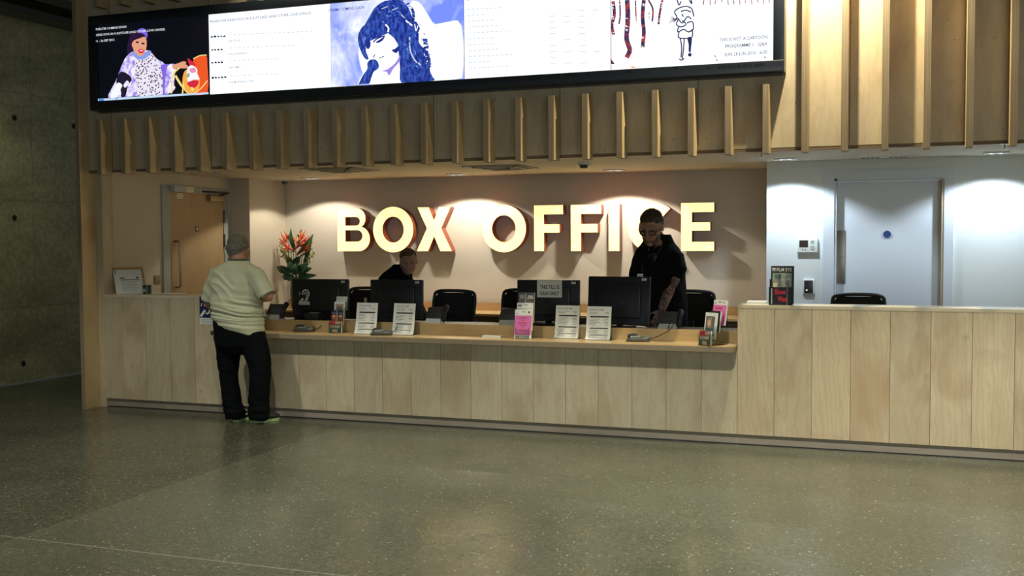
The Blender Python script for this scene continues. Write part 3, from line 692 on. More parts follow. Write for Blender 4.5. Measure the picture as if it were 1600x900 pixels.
# ================================================================== ILLUMINATED LETTERS
LF, LD = 11.36, .115
FACE = mat('letter_face', (.9, .75, .35), .4, emit=(1.0, .80, .36), es=1.25)
RET = mat('letter_return', (.34, .075, .035), .4)
BRIGHT_DOT = mat('letter_bright_dot', (1, .95, .8), .4, emit=(1, .95, .7), es=1.8)  # emissive colour of the small bright dots on the letter faces
def arc(cx, cz, rx, rz, a0, a1, n): return [(cx+rx*math.cos(math.radians(a0+(a1-a0)*k/n)), cz+rz*math.sin(math.radians(a0+(a1-a0)*k/n))) for k in range(n+1)]
def letter(ch, xa, xb, za, zb, lamps, which):  # lamps: positions of the small bright dots on the face
    w, h = xb-xa, zb-za; t = .118
    holes = []
    if ch == 'I': out = [(0, 0), (w, 0), (w, h), (0, h)]
    elif ch == 'F': out = [(0, 0), (t, 0), (t, h*.40), (w*.88, h*.40), (w*.88, h*.585), (t, h*.585), (t, h*.80), (w, h*.80), (w, h), (0, h)]
    elif ch == 'E': out = [(0, 0), (w, 0), (w, h*.19), (t, h*.19), (t, h*.42), (w*.88, h*.42), (w*.88, h*.595), (t, h*.595), (t, h*.805), (w, h*.805), (w, h), (0, h)]
    elif ch == 'X':
        s = t*1.24
        out = [(0, 0), (s, 0), (w*.5, h*.335), (w-s, 0), (w, 0), (w*.5+s*.62, h*.52), (w*.97, h), (w*.97-s, h), (w*.5, h*.70), (w*.03+s, h), (w*.03, h), (w*.5-s*.62, h*.52)]
    elif ch == 'O':
        out = arc(w/2, h/2, w/2, h/2, 0, 352.5, 47); holes = [arc(w/2, h/2, w/2-t*1.06, h/2-t*.98, 0, 352.5, 47)]
    elif ch == 'C':
        cx = h*.52; out = arc(cx, h/2, cx, h/2, 48, 312, 44)+arc(cx, h/2, cx-t*1.03, h/2-t*.98, 312, 48, 40)
    elif ch == 'B':
        rt, rb = h*.235, h*.29
        out = [(0, 0), (w-rb, 0)]+arc(w-rb, rb, rb, rb, -90, 70, 14)+arc(w-.055-rt, h-rt, rt, rt, -62, 90, 14)+[(0, h)]
        holes = [[(t*.95, .115), (w-rb-.02, .115)]+arc(w-rb-.02, .115+.068, .068, .068, -90, 90, 10)[1:]+[(t*.95, .115+.136)],
                 [(t*.95, h-.205), (w-.055-rt-.01, h-.205)]+arc(w-.055-rt-.01, h-.205+.052, .052, .052, -90, 90, 10)[1:]+[(t*.95, h-.101)]]
    T = thing('illuminated_letter', which, 'letter', ((xa+xb)/2, LF+LD, za), group='illuminated sign letters')
    def tri(loops, y):
        bm = bmesh.new(); ed = []
        for L in loops:
            vs = [bm.verts.new((xa+x, y, za+z)) for x, z in L]
            ed += [bm.edges.new((vs[i], vs[(i+1) % len(vs)])) for i in range(len(vs))]
        bmesh.ops.triangle_fill(bm, edges=ed, use_beauty=True, use_dissolve=False); return bm
    b = MB(); b.frombm(tri([out]+holes, LF)); fo = b.build('face', FACE, T, True)
    b = MB()
    for L in [out]+holes:
        n = len(L); vs = [(xa+x, LF-.004, za+z) for x, z in L]+[(xa+x, LF+LD, za+z) for x, z in L]
        b.add(vs, [(i, (i+1) % n, n+(i+1) % n, n+i) for i in range(n)])
    b.frombm(tri([out]+holes, LF+LD)); b.build('side_return', RET, T, True)
    for (u, v) in lamps: b = MB(); b.cyl((xa+u*w, LF-.003, za+v*h), .011, .003, 1, 14); b.build('bright_dot', BRIGHT_DOT, fo, True)
    for u, v in ((.12, .2), (.12, .85)) if ch not in 'OC' else ((.06, .5), (.5, .93)): b = MB(); b.cyl((xa+u*w, LF+LD, za+v*h), .008, .026, 1, 8); b.build('stand_off', STEEL, T, True)
LET = [('B', 527, 578, ((.1, .92), (.7, .14)), 'illuminated letter B, first letter of the sign on the back wall'),
       ('O', 583, 646, ((.5, .88), (.5, .1)), 'illuminated round letter O between the B and the X'),
       ('X', 651, 706, ((.16, .92), (.82, .08)), 'illuminated letter X above the bending man in black'),
       ('O', 753, 822, ((.5, .88), (.5, .1)), 'illuminated letter O that starts the second word'),
       ('F', 834.5, 880, ((.8, .9), (.14, .08)), 'illuminated letter F directly right of the second O'),
       ('F', 892, 939.5, ((.8, .9), (.14, .08)), 'illuminated letter F directly left of the I'),
       ('I', 951, 968, ((.5, .92), (.5, .08)), 'illuminated narrow letter I of the sign'),
       ('C', 981, 1049, ((.4, .92), (.4, .08)), 'illuminated letter C partly behind the standing man'),
       ('E', 1064, 1116, ((.12, .92), (.84, .08)), 'illuminated letter E, last letter of the sign')]
for ch, pa, pb, lamps, lab in LET:
    a = onY(pa, 360, LF).x; c = onY(pb, 360, LF).x; k = 0.0
    letter(ch, a, c, 1.488-(.014 if ch in 'OC' else 0), 1.998+(.012 if ch in 'OC' else 0), lamps, lab)

# ================================================================== CEILING AND WALL FITTINGS
where = ['recessed ceiling light left of the B, above the flowers', 'recessed ceiling light between the X and second O', 'recessed ceiling light above the letter I', 'recessed ceiling light at the left end of the white wall', 'recessed ceiling light right of the white door']
for (x, y, e, c), lab in zip(WASH, where):
    y += .0
    t = thing('ceiling_light', lab, 'light', (x, y, 2.35), 0, 'recessed wall washer lights')
    b = MB(); b.box(-.10, .10, -.10, -.055, -.012, 0); b.box(-.10, .10, .055, .10, -.012, 0); b.box(-.10, -.055, -.055, .055, -.012, 0); b.box(.055, .10, -.055, .055, -.012, 0); b.build('trim_ring', P_WHITE, t)
    b = MB(); b.box(-.055, .055, -.055, .055, -.006, -.002); b.build('lens', emis('lens_glow', (1, 1, .97), 2.2), t)
    b = MB(); b.cyl((0, 0, -.0145), .03, .004, 2, 16); b.build('lamp_rim', SILV, t)
def diffuser(px0, px1, py, lab, slot=False):
    a, c = onZ(px0, py, 2.35), onZ(px1, py-(px1-px0)*.02, 2.35); cx, cy = (a.x+c.x)/2, a.y
    t = thing('air_diffuser', lab, 'vent', (cx, cy, 2.35), 0, 'ceiling air diffusers')
    b = MB()
    if slot:
        b.box(-.25, .25, -.06, .06, -.008, 0); b.build('frame', P_WHITE, t)
        for k in (-.12, .12):
            b = MB()
            for q in range(4): b.box(k-.08+q*.042, k-.05+q*.042, -.04, .04, -.0095, -.008)
            b.build('slot', DGREY, t)
    else:
        s = .30
        for r, zz in ((s, -.008), (s-.08, -.02), (s-.16, -.03)):
            b = MB(); w = .025
            for aa in ((-r, r, -r, -r+w), (-r, r, r-w, r), (-r, -r+w, -r, r), (r-w, r, -r, r)): b.box(*aa, zz, zz+.012)
            b.build('frame' if r == s else 'vane', mat('vent_grey', (.45, .43, .38), .5), t)
        b = MB(); b.box(-s, s, -s, s, -.004, -.001); b.build('backing', mat('vent_dark', (.20, .19, .165), .7), t)
diffuser(480, 590, 266, 'square ceiling air diffuser above the plant and first monitor')
diffuser(740, 830, 262, 'square ceiling air diffuser above the gap between the two words')
diffuser(1345, 1420, 246, 'long slot ceiling air diffuser above the white door', True)
for k, (px, py, lab) in enumerate(((912, 254, 'black and white smoke detector on the ceiling above the second F'), )):
    q = onZ(px, py, 2.35); t = thing('smoke_detector', lab, 'smoke detector', (q.x, q.y, 2.35))
    b = MB(); b.cyl((0, 0, -.022), .06, .022, 2, 24); b.build('base', P_WHITE, t)
    b = MB(); b.cyl((0, 0, -.055), .032, .034, 2, 20, 0, .048); b.build('sensor', DGREY, t)
q = onZ(455, 281.5, 2.35); t = thing('dome_camera', 'small dark dome camera on the ceiling over the flower arrangement', 'camera', (q.x, q.y-.15, 2.35))
b = MB(); b.cyl((0, 0, -.02), .055, .02, 2, 24); b.build('base', P_WHITE, t)
b = MB(); b.ell((0, 0, -.02), (.038, .038, .04)); b.build('dome', BLK2, t)
for px, py, lab in ((862, 246, 'small chrome sprinkler rosette above the first F'), (1190, 237, 'chrome sprinkler rosette by the right end of the back wall'), (1570, 224, 'chrome sprinkler rosette near the right edge of the ceiling'), (338, 268, 'chrome sprinkler rosette above the wooden door')):
    q = onZ(px, py, 2.35); t = thing('sprinkler', lab, 'sprinkler', (q.x, q.y, 2.35), 0, 'ceiling sprinklers')
    b = MB(); b.cyl((0, 0, -.006), .04, .006, 2, 20); b.build('rosette', SILV, t)
    b = MB(); b.cyl((0, 0, -.04), .007, .035, 2, 8); b.cyl((0, 0, -.043), .018, .003, 2, 12); b.build('head', SILV, t)
# wall intercom
t = thing('door_intercom', 'white video intercom on the white wall left of the door', 'intercom', (-.852, 10.5, 1.482))
b = MB(); b.bbox(-.094, .094, -.03, 0, 0, .135, .006); b.build('housing', WHITE, t)
b = MB(); b.box(-.074, .006, -.032, -.029, .052, .118); b.build('screen', mat('intercom_screen', (.05, .03, .025), .2), t)
b = MB(); b.box(.03, .062, -.0315, -.03, .085, .115); b.build('speaker_grille', LGREY, t)
for x in (-.045, -.02): b = MB(); b.cyl((x, -.032, .03), .006, .003, 1, 10); b.build('button', DGREY, t)
b = MB(); b.cyl((.047, -.033, .045), .017, .004, 1, 20); b.cyl((.047, -.0345, .045), .011, .003, 1, 16, 1); b.build('button', [DGREY, WHITE], t)
t = thing('card_reader', 'small black card reader in a white frame below the intercom', 'card reader', (-.84, 10.5, 1.095))
b = MB(); b.bbox(-.052, .052, -.012, 0, -.004, .136, .004); b.build('frame', WHITE, t)
b = MB(); b.bbox(-.040, .040, -.022, -.010, .004, .124, .004); b.cyl((-.016, -.0235, .032), .007, .003, 1, 12, 1); b.build('reader', [BLK2, emis('led_white', (.9, 1, .9), 1.2)], t)
t = thing('wall_socket', 'dull metal wall socket beside the green tin on the left wall', 'socket', (LW, 9.37, 1.17))
b = MB(); b.bbox(0, .012, -.045, .045, 0, .09, .003); b.build('plate', mat('bronze_plate', (.25, .20, .14), .5), t)
b = MB(); b.cyl((.012, .0, .05), .006, .003, 0, 10); b.build('screw', SILV, t)
t = thing('wall_phone', 'small beige handset box on the back wall left of the flowers', 'handset', (-7.19, 11.44, 1.48))
b = MB(); b.bbox(0, .03, -.05, .04, 0, .20, .008); b.build('body', CREAM, t)

# ================================================================== MONITORS (seen from behind)
def monitor(pxl, pxr, pyt, Y, label, yaw=0.0, tilt=.06, h=.38, sticker='asset'):
    a, c = onY(pxl, pyt, Y), onY(pxr, pyt, Y); w = (c.x-a.x)/math.cos(yaw); top = (a.z+c.z)/2
    cx = (a.x+c.x)/2
    t = thing('computer_monitor', label, 'monitor', (cx, Y, .865), yaw, 'monitors on the ticket desk')
    H = top-.865; Mt = Matrix.Translation((0, 0, H)) @ Matrix.Rotation(-tilt, 4, 'X')
    b = MB(); b.bbox(-w/2, w/2, 0, .03, -h, 0, .006, 0, Mt); b.bbox(-w*.36, w*.36, -.022, .004, -h*.86, -h*.17, .012, 0, Mt)
    for k in range(9): b.box(-w*.25+k*w*.055, -w*.22+k*w*.055, -.0225, -.021, -h*.30, -h*.285, 1, Mt)
    hs = b.build('housing', [BLK2, INK], t)
    b = MB(); b.box(-w*.485, w*.485, .0295, .031, -h*.97, -h*.04, 0, Mt); b.build('screen', mat('screen_glow', (.02, .02, .03), .2, emit=(.5, .6, .8), es=.25), t)
    b = MB(); b.box(w/2-.075, w/2-.035, -.0012, .001, -.034, -.014, 0, Mt); b.box(w/2-.064, w/2-.048, -.0018, .001, -.030, -.020, 1, Mt); b.build('asset_sticker', [WHITE, GINK], hs)
    b = MB(); put_text(b, '• • •', Mt @ Vector((-.03, -.0015, -.045)), (1, 0, 0), (0, 0, 1), .008); b.build('maker_mark', DGREY, hs)
    b = MB(); b.tube([Mt @ Vector((0, -.01, -h*.5)), (0, .0, .08), (0, .02, .01)], [.035, .03, .03], 12, flat=.5, up=(1, 0, 0)); b.build('stand', BLK, t)
    b = MB(); b.bbox(-.13, .13, -.09, .08, 0, .018, .006); b.build('foot', BLK, t)
    return t, hs, w, H, Mt
def loop_sign(mb, O, R, U, s, mi_w=0):
    "induction-loop ear mark inside a square of side s"
    O, R, U = Vector(O), Vector(R), Vector(U)
    def band(pts, w):
        pts = smooth2(pts, False, 5); n = len(pts); v = []
        for i, p in enumerate(pts):
            a = pts[max(i-1, 0)]; c = pts[min(i+1, n-1)]; dx, dy = c[0]-a[0], c[1]-a[1]; L = math.hypot(dx, dy) or 1
            for sg in (1, -1): v.append(O+R*(p[0]-dy/L*w/2*sg)*s+U*(p[1]+dx/L*w/2*sg)*s)
        mb.add(v, [(2*i, 2*i+1, 2*i+3, 2*i+2) for i in range(n-1)], mi_w)
    band([(.30, .62), (.34, .84), (.52, .93), (.72, .84), (.76, .64), (.66, .48), (.60, .34), (.50, .22), (.38, .24)], .085)
    band([(.44, .64), (.48, .76), (.60, .76), (.62, .62), (.54, .54)], .06)
    band([(.08, .60), (.12, .78)], .05)
    for a, bq in (((.04, .06), (.34, .40)),):
        band([a, ((a[0]+bq[0])/2, (a[1]+bq[1])/2), bq], .15)
t, hs, w, H, Mt = monitor(456.5, 544, 436, 9.0, 'black monitor with hearing loop sticker, in front of the flowers', .0, .03, .365)
b = MB(); o = Mt @ Vector((-w/2+.085, -.0245, -.25)); loop_sign(b, o, (1, 0, 0), (0, 0, 1), .155)
b.box(-w/2+.09, -w/2+.21, -.026, -.0235, -.25, -.217, 0, Mt); b.box(-w/2+.165, -w/2+.19, -.026, -.0235, -.207, -.177, 0, Mt); b.build('loop_sticker', WHITE, hs)
monitor(579, 660, 437, 9.0, 'black monitor in front of the bending man', .02, .05, .365)
t, hs, w, H, Mt = monitor(808, 905.5, 437.5, 8.98, 'black monitor carrying the white cash-only notice', .0, .03, .365)
a, c = onY(839, 438, 8.95), onY(878, 465, 8.95)
b = MB(); b.box(a.x, c.x, 8.952, 8.954, c.z, a.z)
cx = (a.x+c.x)/2; put_text(b, 'THIS TILL IS', (cx, 8.9512, a.z-.075), (1, 0, 0), (0, 0, 1), .034, .18, 1, .022, 'c'); put_text(b, 'CASH ONLY', (cx, 8.9512, a.z-.130), (1, 0, 0), (0, 0, 1), .034, .18, 1, .022, 'c')
tag(b.build('cash_notice', [PAPER, INK]), 'white paper notice reading THIS TILL IS CASH ONLY on a monitor', 'notice')
monitor(919, 1017, 432, 8.92, 'large black monitor in front of the tattooed man', -.05, .10, .415)
# staff desk phones seen from behind
def phone(px, py, Y, label, grey=False, rz=0.0):
    q = onY(px, py, Y); t = thing('desk_phone', label, 'phone', (q.x, Y, .865), rz, 'phones on the ticket desk')
    k = Matrix.Translation((0, -.02, .045)) @ Matrix.Rotation(math.radians(-38), 4, 'X')
    b = MB(); b.bbox(-.10, .055, -.012, .012, .0, .125, .006, 0, k); b.bbox(-.085, .04, -.018, -.008, .025, .105, .004, 0, k); b.build('back_shell', DGREY, t)
    b = MB(); b.tube([(.078, -.02, .04), (.084, .0, .10), (.080, .05, .145)], [.022, .017, .026], 10, round_ends=True); b.build('handset', BLK, t)
    b = MB(); b.prism([(-.10, -.055, .0), (.06, -.055, .0), (.05, -.03, .05), (-.085, -.03, .05)], (0, .03, 0)); b.bbox(-.08, .045, -.03, .09, 0, .02, .004); b.build('foot', LGREY if not grey else WHITE, t)
    return t
phone(432, 488, 8.86, 'dark desk phone with tilted shell beside the customer')
phone(682, 497, 8.84, 'dark desk phone on a white foot in front of the second chair', True)
phone(797, 493, 8.86, 'dark desk phone left of the pink leaflet holder')
phone(1047, 499, 8.84, 'dark desk phone by the tattooed forearm')
# keyboards and loose desk items
for px, lab in ((505, 'black keyboard below the first monitor'), (615, 'black keyboard below the monitor of the bending man'), (870, 'black keyboard below the cash-only monitor')):
    q = onY(px, 500, 9.2); b = MB(); b.bbox(-.20, .20, -.07, .07, 0, .018, .004)
    for i in range(12):
        for j in range(4): b.box(-.19+i*.032, -.164+i*.032, -.055+j*.028, -.033+j*.028, .018, .023)
    o = b.build('keyboard', BLK); o.location = (q.x, 9.06, .865); tag(o, lab, 'keyboard', 'keyboards on the ticket desk')
q = onY(490, 490, 8.83); t = thing('receipt_printer', 'small black receipt printer before the first monitor', 'printer', (q.x, 8.86, .865))
b = MB(); b.bbox(-.075, .075, -.08, .08, 0, .075, .012); b.build('body', BLK, t)
b = MB(); b.box(-.05, .05, -.03, .01, .075, .078); b.build('paper_slot', LGREY, t)
q = onY(520, 490, 8.95); b = MB(); b.tube([(q.x-.3, 8.8, .87), (q.x-.1, 8.74, .872), (q.x+.1, 8.82, .87), (q.x+.3, 8.76, .872)], .005, 6)
tag(b.build('cable', BLK), 'black cable lying on the desk behind the counter upstand', 'cable')
q = onY(742, 503, 8.8); b = MB(); b.box(-.13, .13, -.08, .08, 0, .004); o = b.build('paper_sheet', PAPER); o.location = (q.x-.02, 8.93, .853)
o.location = (q.x, 8.78, .866); tag(o, 'white sheet lying on the desk beneath the second chair back', 'paper')

# ================================================================== OFFICE CHAIRS
def make_chair(label):
    t = thing('office_chair', label, 'chair', (0, 0, 0), 0, 'staff chairs')
    def col(u, z, y0): return Vector((u, y0, z))
    # backrest: mesh panel in a curved frame, facing -Y side is the back of chair seen from the foyer when rz = pi
    prof = [(-.225, .62, .02), (-.22, .72, .0), (-.215, .90, .0), (-.215, 1.06, .03), (-.18, 1.12, .045), (0, 1.135, .02)]
    loop = prof + [(-x, z, y) for x, z, y in prof[-2::-1]] + [(.1, .60, .0), (-.1, .60, .0)]
    pts = [(x, y-.06*(1-(x/.25)**2)+.0, z) for x, z, y in loop]; pts = smooth2(pts, True, 4)
    b = MB(); b.tube(pts+[pts[0]], .017, 8); b.build('back_frame', BLK, t)
    rows = []
    for i in range(9):
        z = .615+.5*i/8; hw = .222-.012*i/8 if i < 8 else .17
        rows.append([Vector((hw*(-1+2*j/8), -.06*(1-(-1+2*j/8)**2)+.02, z)) for j in range(9)])
    b = MB(); vs = [p for r in rows for p in r]; vs2 = [p+Vector((0, .006, 0)) for p in vs]
    fs = [(i*9+j, i*9+j+1, (i+1)*9+j+1, (i+1)*9+j) for i in range(8) for j in range(8)]
    b.add(vs, fs, 0, True); b.add(vs2, fs, 0, True); b.build('back_mesh', BLKF, t)
    b = MB(); b.tube([(0, -.05, .80), (0, -.10, .62), (0, -.06, .42), (0, .10, .40)], [.028, .028, .028, .03], 10, flat=.5, up=(1, 0, 0)); b.box(-.05, .05, -.095, -.07, .78, .86, 0); b.build('back_bracket', BLK, t)
    b = MB(); b.bbox(-.24, .24, 0, .48, .42, .49, .03); b.build('seat', BLKF, t)
    b = MB(); b.cyl((0, .24, .12), .025, .30, 2, 14); b.build('gas_column', STEEL, t)
    for k in range(5):
        a = k*2*PI/5; d = Vector((math.cos(a), math.sin(a), 0)); c = Vector((0, .24, 0))
        b = MB(); b.tube([c+Vector((0, 0, .12)), c+d*.16+Vector((0, 0, .105)), c+d*.30+Vector((0, 0, .075))], [.026, .02, .015], 8); lg = b.build('leg', BLK, t)
        b = MB(); q = c+d*.30; b.cyl((q.x-.012, q.y, .028), .028, .024, 0, 14); b.build('caster', DGREY, lg)
    for sx in (-1, 1):
        b = MB(); b.tube([(sx*.22, .2, .44), (sx*.26, .2, .46), (sx*.265, .19, .64)], .014, 8); b.bbox(sx*.265-.03, sx*.265+.03, .08, .32, .64, .665, .01); b.build('armrest', BLK, t)
    return t
chairs = [((575, 460), 9.80, 'black mesh office chair left of the bending man', .05, 1.00), ((709, 452), 9.50, 'black mesh office chair fully visible between two desk phones', -.02, 1.0),
          ((819, 453), 9.86, 'black mesh office chair mostly behind the cash-only monitor', .1, 1.0), ((1080, 458), 9.95, 'black mesh office chair right of the tattooed man', -.1, 1.0),
          ((1341, 462), 9.72, 'black office chair whose top shows over the right counter', 0, 1.0)]
ch0 = None
for (px, py), Y, lab, dz, _ in chairs:
    q = onY(px, py, Y)
    if ch0 is None: ch0 = make_chair(lab); ch0.location = (q.x, Y, 0); ch0.rotation_euler = (0, 0, dz); o = ch0
    else: o = dup(ch0, (q.x, Y, 0), dz, lab)
b = MB(); a = onY(577.5, 460, 9.6); b.bbox(-.016, .016, -.004, 0, -.03, .045, .002); o = b.build('label_tag', CREAM, ch0, label='cream label on the chair back'); o.location = (.0, -.06, .99)

# ================================================================== THINGS ON THE SERVICE COUNTER
def easel(px0, px1, pyb, label):
    "A4 sheet curved up in a clear stand"
    a, c = onZ(px0, pyb, TZ), onZ(px1, pyb-.6, TZ); cx, y = (a.x+c.x)/2, a.y; w = .212
    t = thing('price_list_stand', label, 'notice', (cx, y, TZ), -.02, 'programme sheets on the service counter')
    prof = [(0, .004), (.012, .010), (.024, .028), (.034, .06), (.046, .12), (.060, .20), (.074, .275)]
    def P(u, s, off=0):
        i = min(int(s*6), 5); f = s*6-i; (ya, za), (yb, zb) = prof[i], prof[i+1]
        return Vector((u*w/2, ya+(yb-ya)*f-off, za+(zb-za)*f))
    def sheet(mb, u0, u1, s0, s1, off, mi, n=12):
        vs = [P(u, s0+(s1-s0)*k/n, off) for k in range(n+1) for u in (u0, u1)]
        mb.add(vs, [(2*k, 2*k+1, 2*k+3, 2*k+2) for k in range(n)], mi)
    b = MB(); sheet(b, -1, 1, 0, 1, 0, 0); sheet(b, -1, 1, 0, 1, -.0015, 0)
    b.build('sheet', [PAPER], t)
    b = MB()
    for s in (.80, .585, .385, .22): sheet(b, -.72, .80, s, s+(.024 if s > .3 else .008), .0008, 0, 2)
    random.seed(int(px0))
    d0 = P(0, .9); d1 = P(0, 1.0); up = (d1-d0).normalized()
    put_text(b, "WHAT'S ON AT HOME", P(-.82, .93, .001), (1, 0, 0), up, .011, .125, 0, .004)
    b.build('heading', INK, t)
    b = MB()
    for s in (.885, .860, .765, .74, .715, .69, .66, .55, .525, .50, .475, .45, .35, .325, .30, .275, .25, .16, .135, .11):
        sheet(b, -.78, -.78+random.uniform(.5, .9), s, s+.009, .0008, 0, 1); sheet(b, .35+random.uniform(0, .2), .78, s, s+.009, .0008, 0, 1)
    b.build('fine_print', GINK, t)
    b = MB(); b.box(-w/2-.004, w/2+.004, .082, .084, .0, .285); b.box(-w/2-.004, w/2+.004, .0, .12, -.0, .002)
    b.prism([(0, .084, .12), (0, .12, .0), (0, .084, .0)], (.003, 0, 0)); b.build('acrylic_stand', ACRY, t)
easel(555, 590, 521.5, 'white programme sheet in a stand, furthest left of four')
easel(612, 650, 523, 'white programme sheet stand right of a card terminal, before the second monitor')
easel(866, 906, 528.5, 'white programme sheet stand just right of the pink leaflets')
easel(915, 955, 531, 'white programme sheet stand, furthest right of four')
def card_terminal(px, py, label, rz, tail=None):
    q = onZ(px, py, TZ); t = thing('card_terminal', label, 'card terminal', (q.x, q.y, TZ), rz, 'card terminals on the service counter')
    b = MB(); rings = []
    for x, hw, z1 in ((-.095, .030, .012), (-.085, .042, .026), (-.03, .044, .034), (.03, .042, .040), (.08, .040, .046), (.095, .030, .040)):
        rings.append([Vector((x, -hw, .003)), Vector((x, hw, .003)), Vector((x, hw*.95, z1*.8)), Vector((x, hw*.6, z1)), Vector((x, -hw*.6, z1)), Vector((x, -hw*.95, z1*.8))])
    b.loft(rings); b.build('body', mat('terminal_grey', (.10, .11, .105), .35, .2), t)
    b = MB(); b.box(.035, .082, -.026, .026, .044, .048); b.build('display', mat('terminal_glass', (.25, .30, .22), .15), t)
    b = MB()
    for i in range(4):
        for j in range(3): b.bbox(-.06+i*.02, -.046+i*.02, -.025+j*.019, -.011+j*.019, .031+i*.002, .0405+i*.002, .002)
    b.build('keypad', LGREY, t)
    b = MB(); b.tube(smooth2([(-.085, .03, .03), (-.08, .034, .05), (-.03, .036, .056), (.0, .03, .045)], False, 4), [.006]*13, 8); b.bbox(-.09, -.0, .028, .046, .02, .052, .006); b.build('keypad_shield', DGREY, t)
    b = MB(); b.tube(smooth2(tail, False, 5), .0032, 6); b.build('cord', BLK, t)
card_terminal(475, 518, 'grey card payment terminal before the hearing-loop monitor', .25, [(.095, 0, .02), (.13, .04, .03), (.14, .10, .07), (.12, .16, .115), (.10, .20, .06)])
card_terminal(596, 523.5, 'grey card payment terminal between two programme sheets', .2, [(.095, 0, .02), (.12, .05, .05), (.13, .12, .11), (.14, .18, .12), (.14, .22, .06)])
card_terminal(997, 533.5, 'grey card payment terminal with curling cord in front of the large monitor', .12, [(.095, 0, .02), (.16, .04, .04), (.24, .09, .085), (.275, .14, .13), (.25, .19, .16), (.22, .24, .08)])
PITCH = {}
def leaflet_holder(px, py, label, rz, tiers, nm='leaflet_holder', pit=(.045, .065)):
    q = onZ(px, py, TZ if py > 480 else 1.106); z0_ = TZ if py > 480 else 1.106
    t = thing(nm, label, 'leaflet holder', (q.x, q.y, z0_), rz)
    w = .112; PITCH[t.name] = pit; p0, p1 = pit
    b = MB()
    n = len(tiers)
    for k in range(n):
        y = k*p0; z = k*p1
        b.box(-w/2-.003, w/2+.003, y, y+.0018, z, z+.085)
        for sx in (-1, 1): b.box(sx*(w/2+.002)-.001, sx*(w/2+.002)+.001, y, y+p0, z-.0, z+.10)
    b.box(-w/2-.003, w/2+.003, n*p0, n*p0+.002, 0, n*p1+.06); b.box(-w/2-.003, w/2+.003, 0, n*p0, 0, .002)
    b.build('acrylic_tiers', ACRY, t)
    return t
def leaflet(parent_t, k, h, label, paint_fn, base, w=.105, split=None, grp=None, lean=.10):
    "a wad of leaflets in tier k, a thing of its own"
    rz = parent_t.rotation_euler.z; Mz = Matrix.Translation(parent_t.location) @ Matrix.Rotation(rz, 4, 'Z')
    p0, p1 = PITCH[parent_t.name]; y = k*p0+.006; z = k*p1+.003
    xs = [0] if not split else split
    for xo in xs:
        loc = Mz @ Vector((xo, y, z))
        T = thing('leaflet_stack', label if len(xs) == 1 else label+(' on the left' if xo < 0 else ' on the right'), 'leaflets', loc, rz, grp)
        b = MB(); L = Matrix.Rotation(-lean, 4, 'X'); b.box(-w/2, w/2, 0, .014, 0, h, 0, L); b.build('wad', PAPER, T)
        c = MB(); mats = [base]; c.box(-w/2, w/2, -.0012, 0, 0, h, 0, L)
        def R(u0, u1, v0, v1, m, d=.002):
            if m not in mats: mats.append(m)
            c.box(-w/2+u0*w, -w/2+u1*w, -d-.0004, -d, v0*h, v1*h, mats.index(m), L)
        def Tx(s, u, v, hh, m, ww=None, bold=.006, al='c'):
            if m not in mats: mats.append(m)
            put_text(c, s, L @ Vector((-w/2+u*w, -.0050, v*h)), (1, 0, 0), L.to_3x3() @ Vector((0, 0, 1)), hh*h, ww*w if ww else None, mats.index(m), bold, al)
        paint_fn(R, Tx); c.build('cover', mats, T)
FIRE = mat('print_fire', (.55, .12, .05), .5, noise=.9, nscale=60); TEAL = mat('print_teal', (.05, .20, .18), .5, noise=.6, nscale=80); FAWN = mat('print_fawn', (.42, .33, .26), .5, noise=.8, nscale=50)
FLOR = mat('print_floral', (.30, .16, .08), .5, noise=.9, nscale=120); WINE = mat('print_wine', (.40, .02, .06), .5, noise=.5, nscale=60); GREYP = mat('print_grey', (.16, .15, .15), .5, noise=.9, nscale=60); GLOW = mat('print_glow', (.85, .55, .30), .5, noise=.3, nscale=60)
def c_home(R, T): R(0, 1, 0, 1, FLOR); R(.05, .5, .7, .98, WINE, .003); R(.5, .95, .75, .95, FAWN, .003); R(0, .4, .05, .4, TEAL, .003); R(.55, 1, .1, .4, TEAL, .003); R(.3, .7, .05, .3, GLOW, .0035); T('HOME', .5, .42, .21, PAPER, .78, .03)
def c_fire(R, T): R(0, 1, 0, 1, FIRE); R(0, 1, .72, 1, NAVY, .003); R(.3, .7, .35, .7, GLOW, .003); R(.38, .62, .2, .5, WINE, .0035); T('FILM', .5, .80, .08, LGREY, .7)
def c_white(R, T): R(.12, .88, .2, .86, FAWN); R(.25, .75, .3, .7, GREYP, .003)
def c_text(R, T): R(.06, .3, .88, .92, INK); R(.45, .7, .91, .94, GINK); R(.08, .92, .80, .815, GINK); R(.08, .6, .76, .775, GINK); R(.06, .94, .1, .6, GREYP)
def c_bw(R, T): R(0, 1, 0, 1, GREYP); R(.1, .35, .80, .92, LGREY, .003); R(.55, .95, .80, .84, PAPER, .003); R(.6, .9, .86, .90, PAPER, .003); R(.4, .5, .6, .95, LGREY, .003)
def c_pink(R, T):
    R(0, 1, .13, .80, PINK)
    for s, v, ww in (('THE HEART', .70, .50), ('IS', .615, .10), ('DECEITFUL', .53, .52), ('ABOVE', .45, .34), ('ALL', .36, .16), ('THINGS', .275, .42)): T(s, .5, v, .042, RED, ww, .01)
    T('HOME', .06, .045, .040, INK, .24, .02, 'l'); R(.62, .9, .04, .085, GINK); R(.06, .2, .86, .88, INK); R(.44, .62, .92, .935, INK); R(.8, .88, .88, .95, INK)
def c_pinktop(R, T): R(0, 1, 0, .80, PINK); R(.2, .7, .66, .70, RED, .003); R(.06, .2, .86, .88, INK); R(.35, .6, .91, .935, INK); R(.75, .8, .86, .94, INK)
def c_photo(R, T): R(.10, .86, .10, .86, GREYP); R(.22, .6, .42, .80, FAWN, .003); R(.12, .8, .1, .36, TEAL, .003); R(.3, .5, .5, .7, GLOW, .0035)
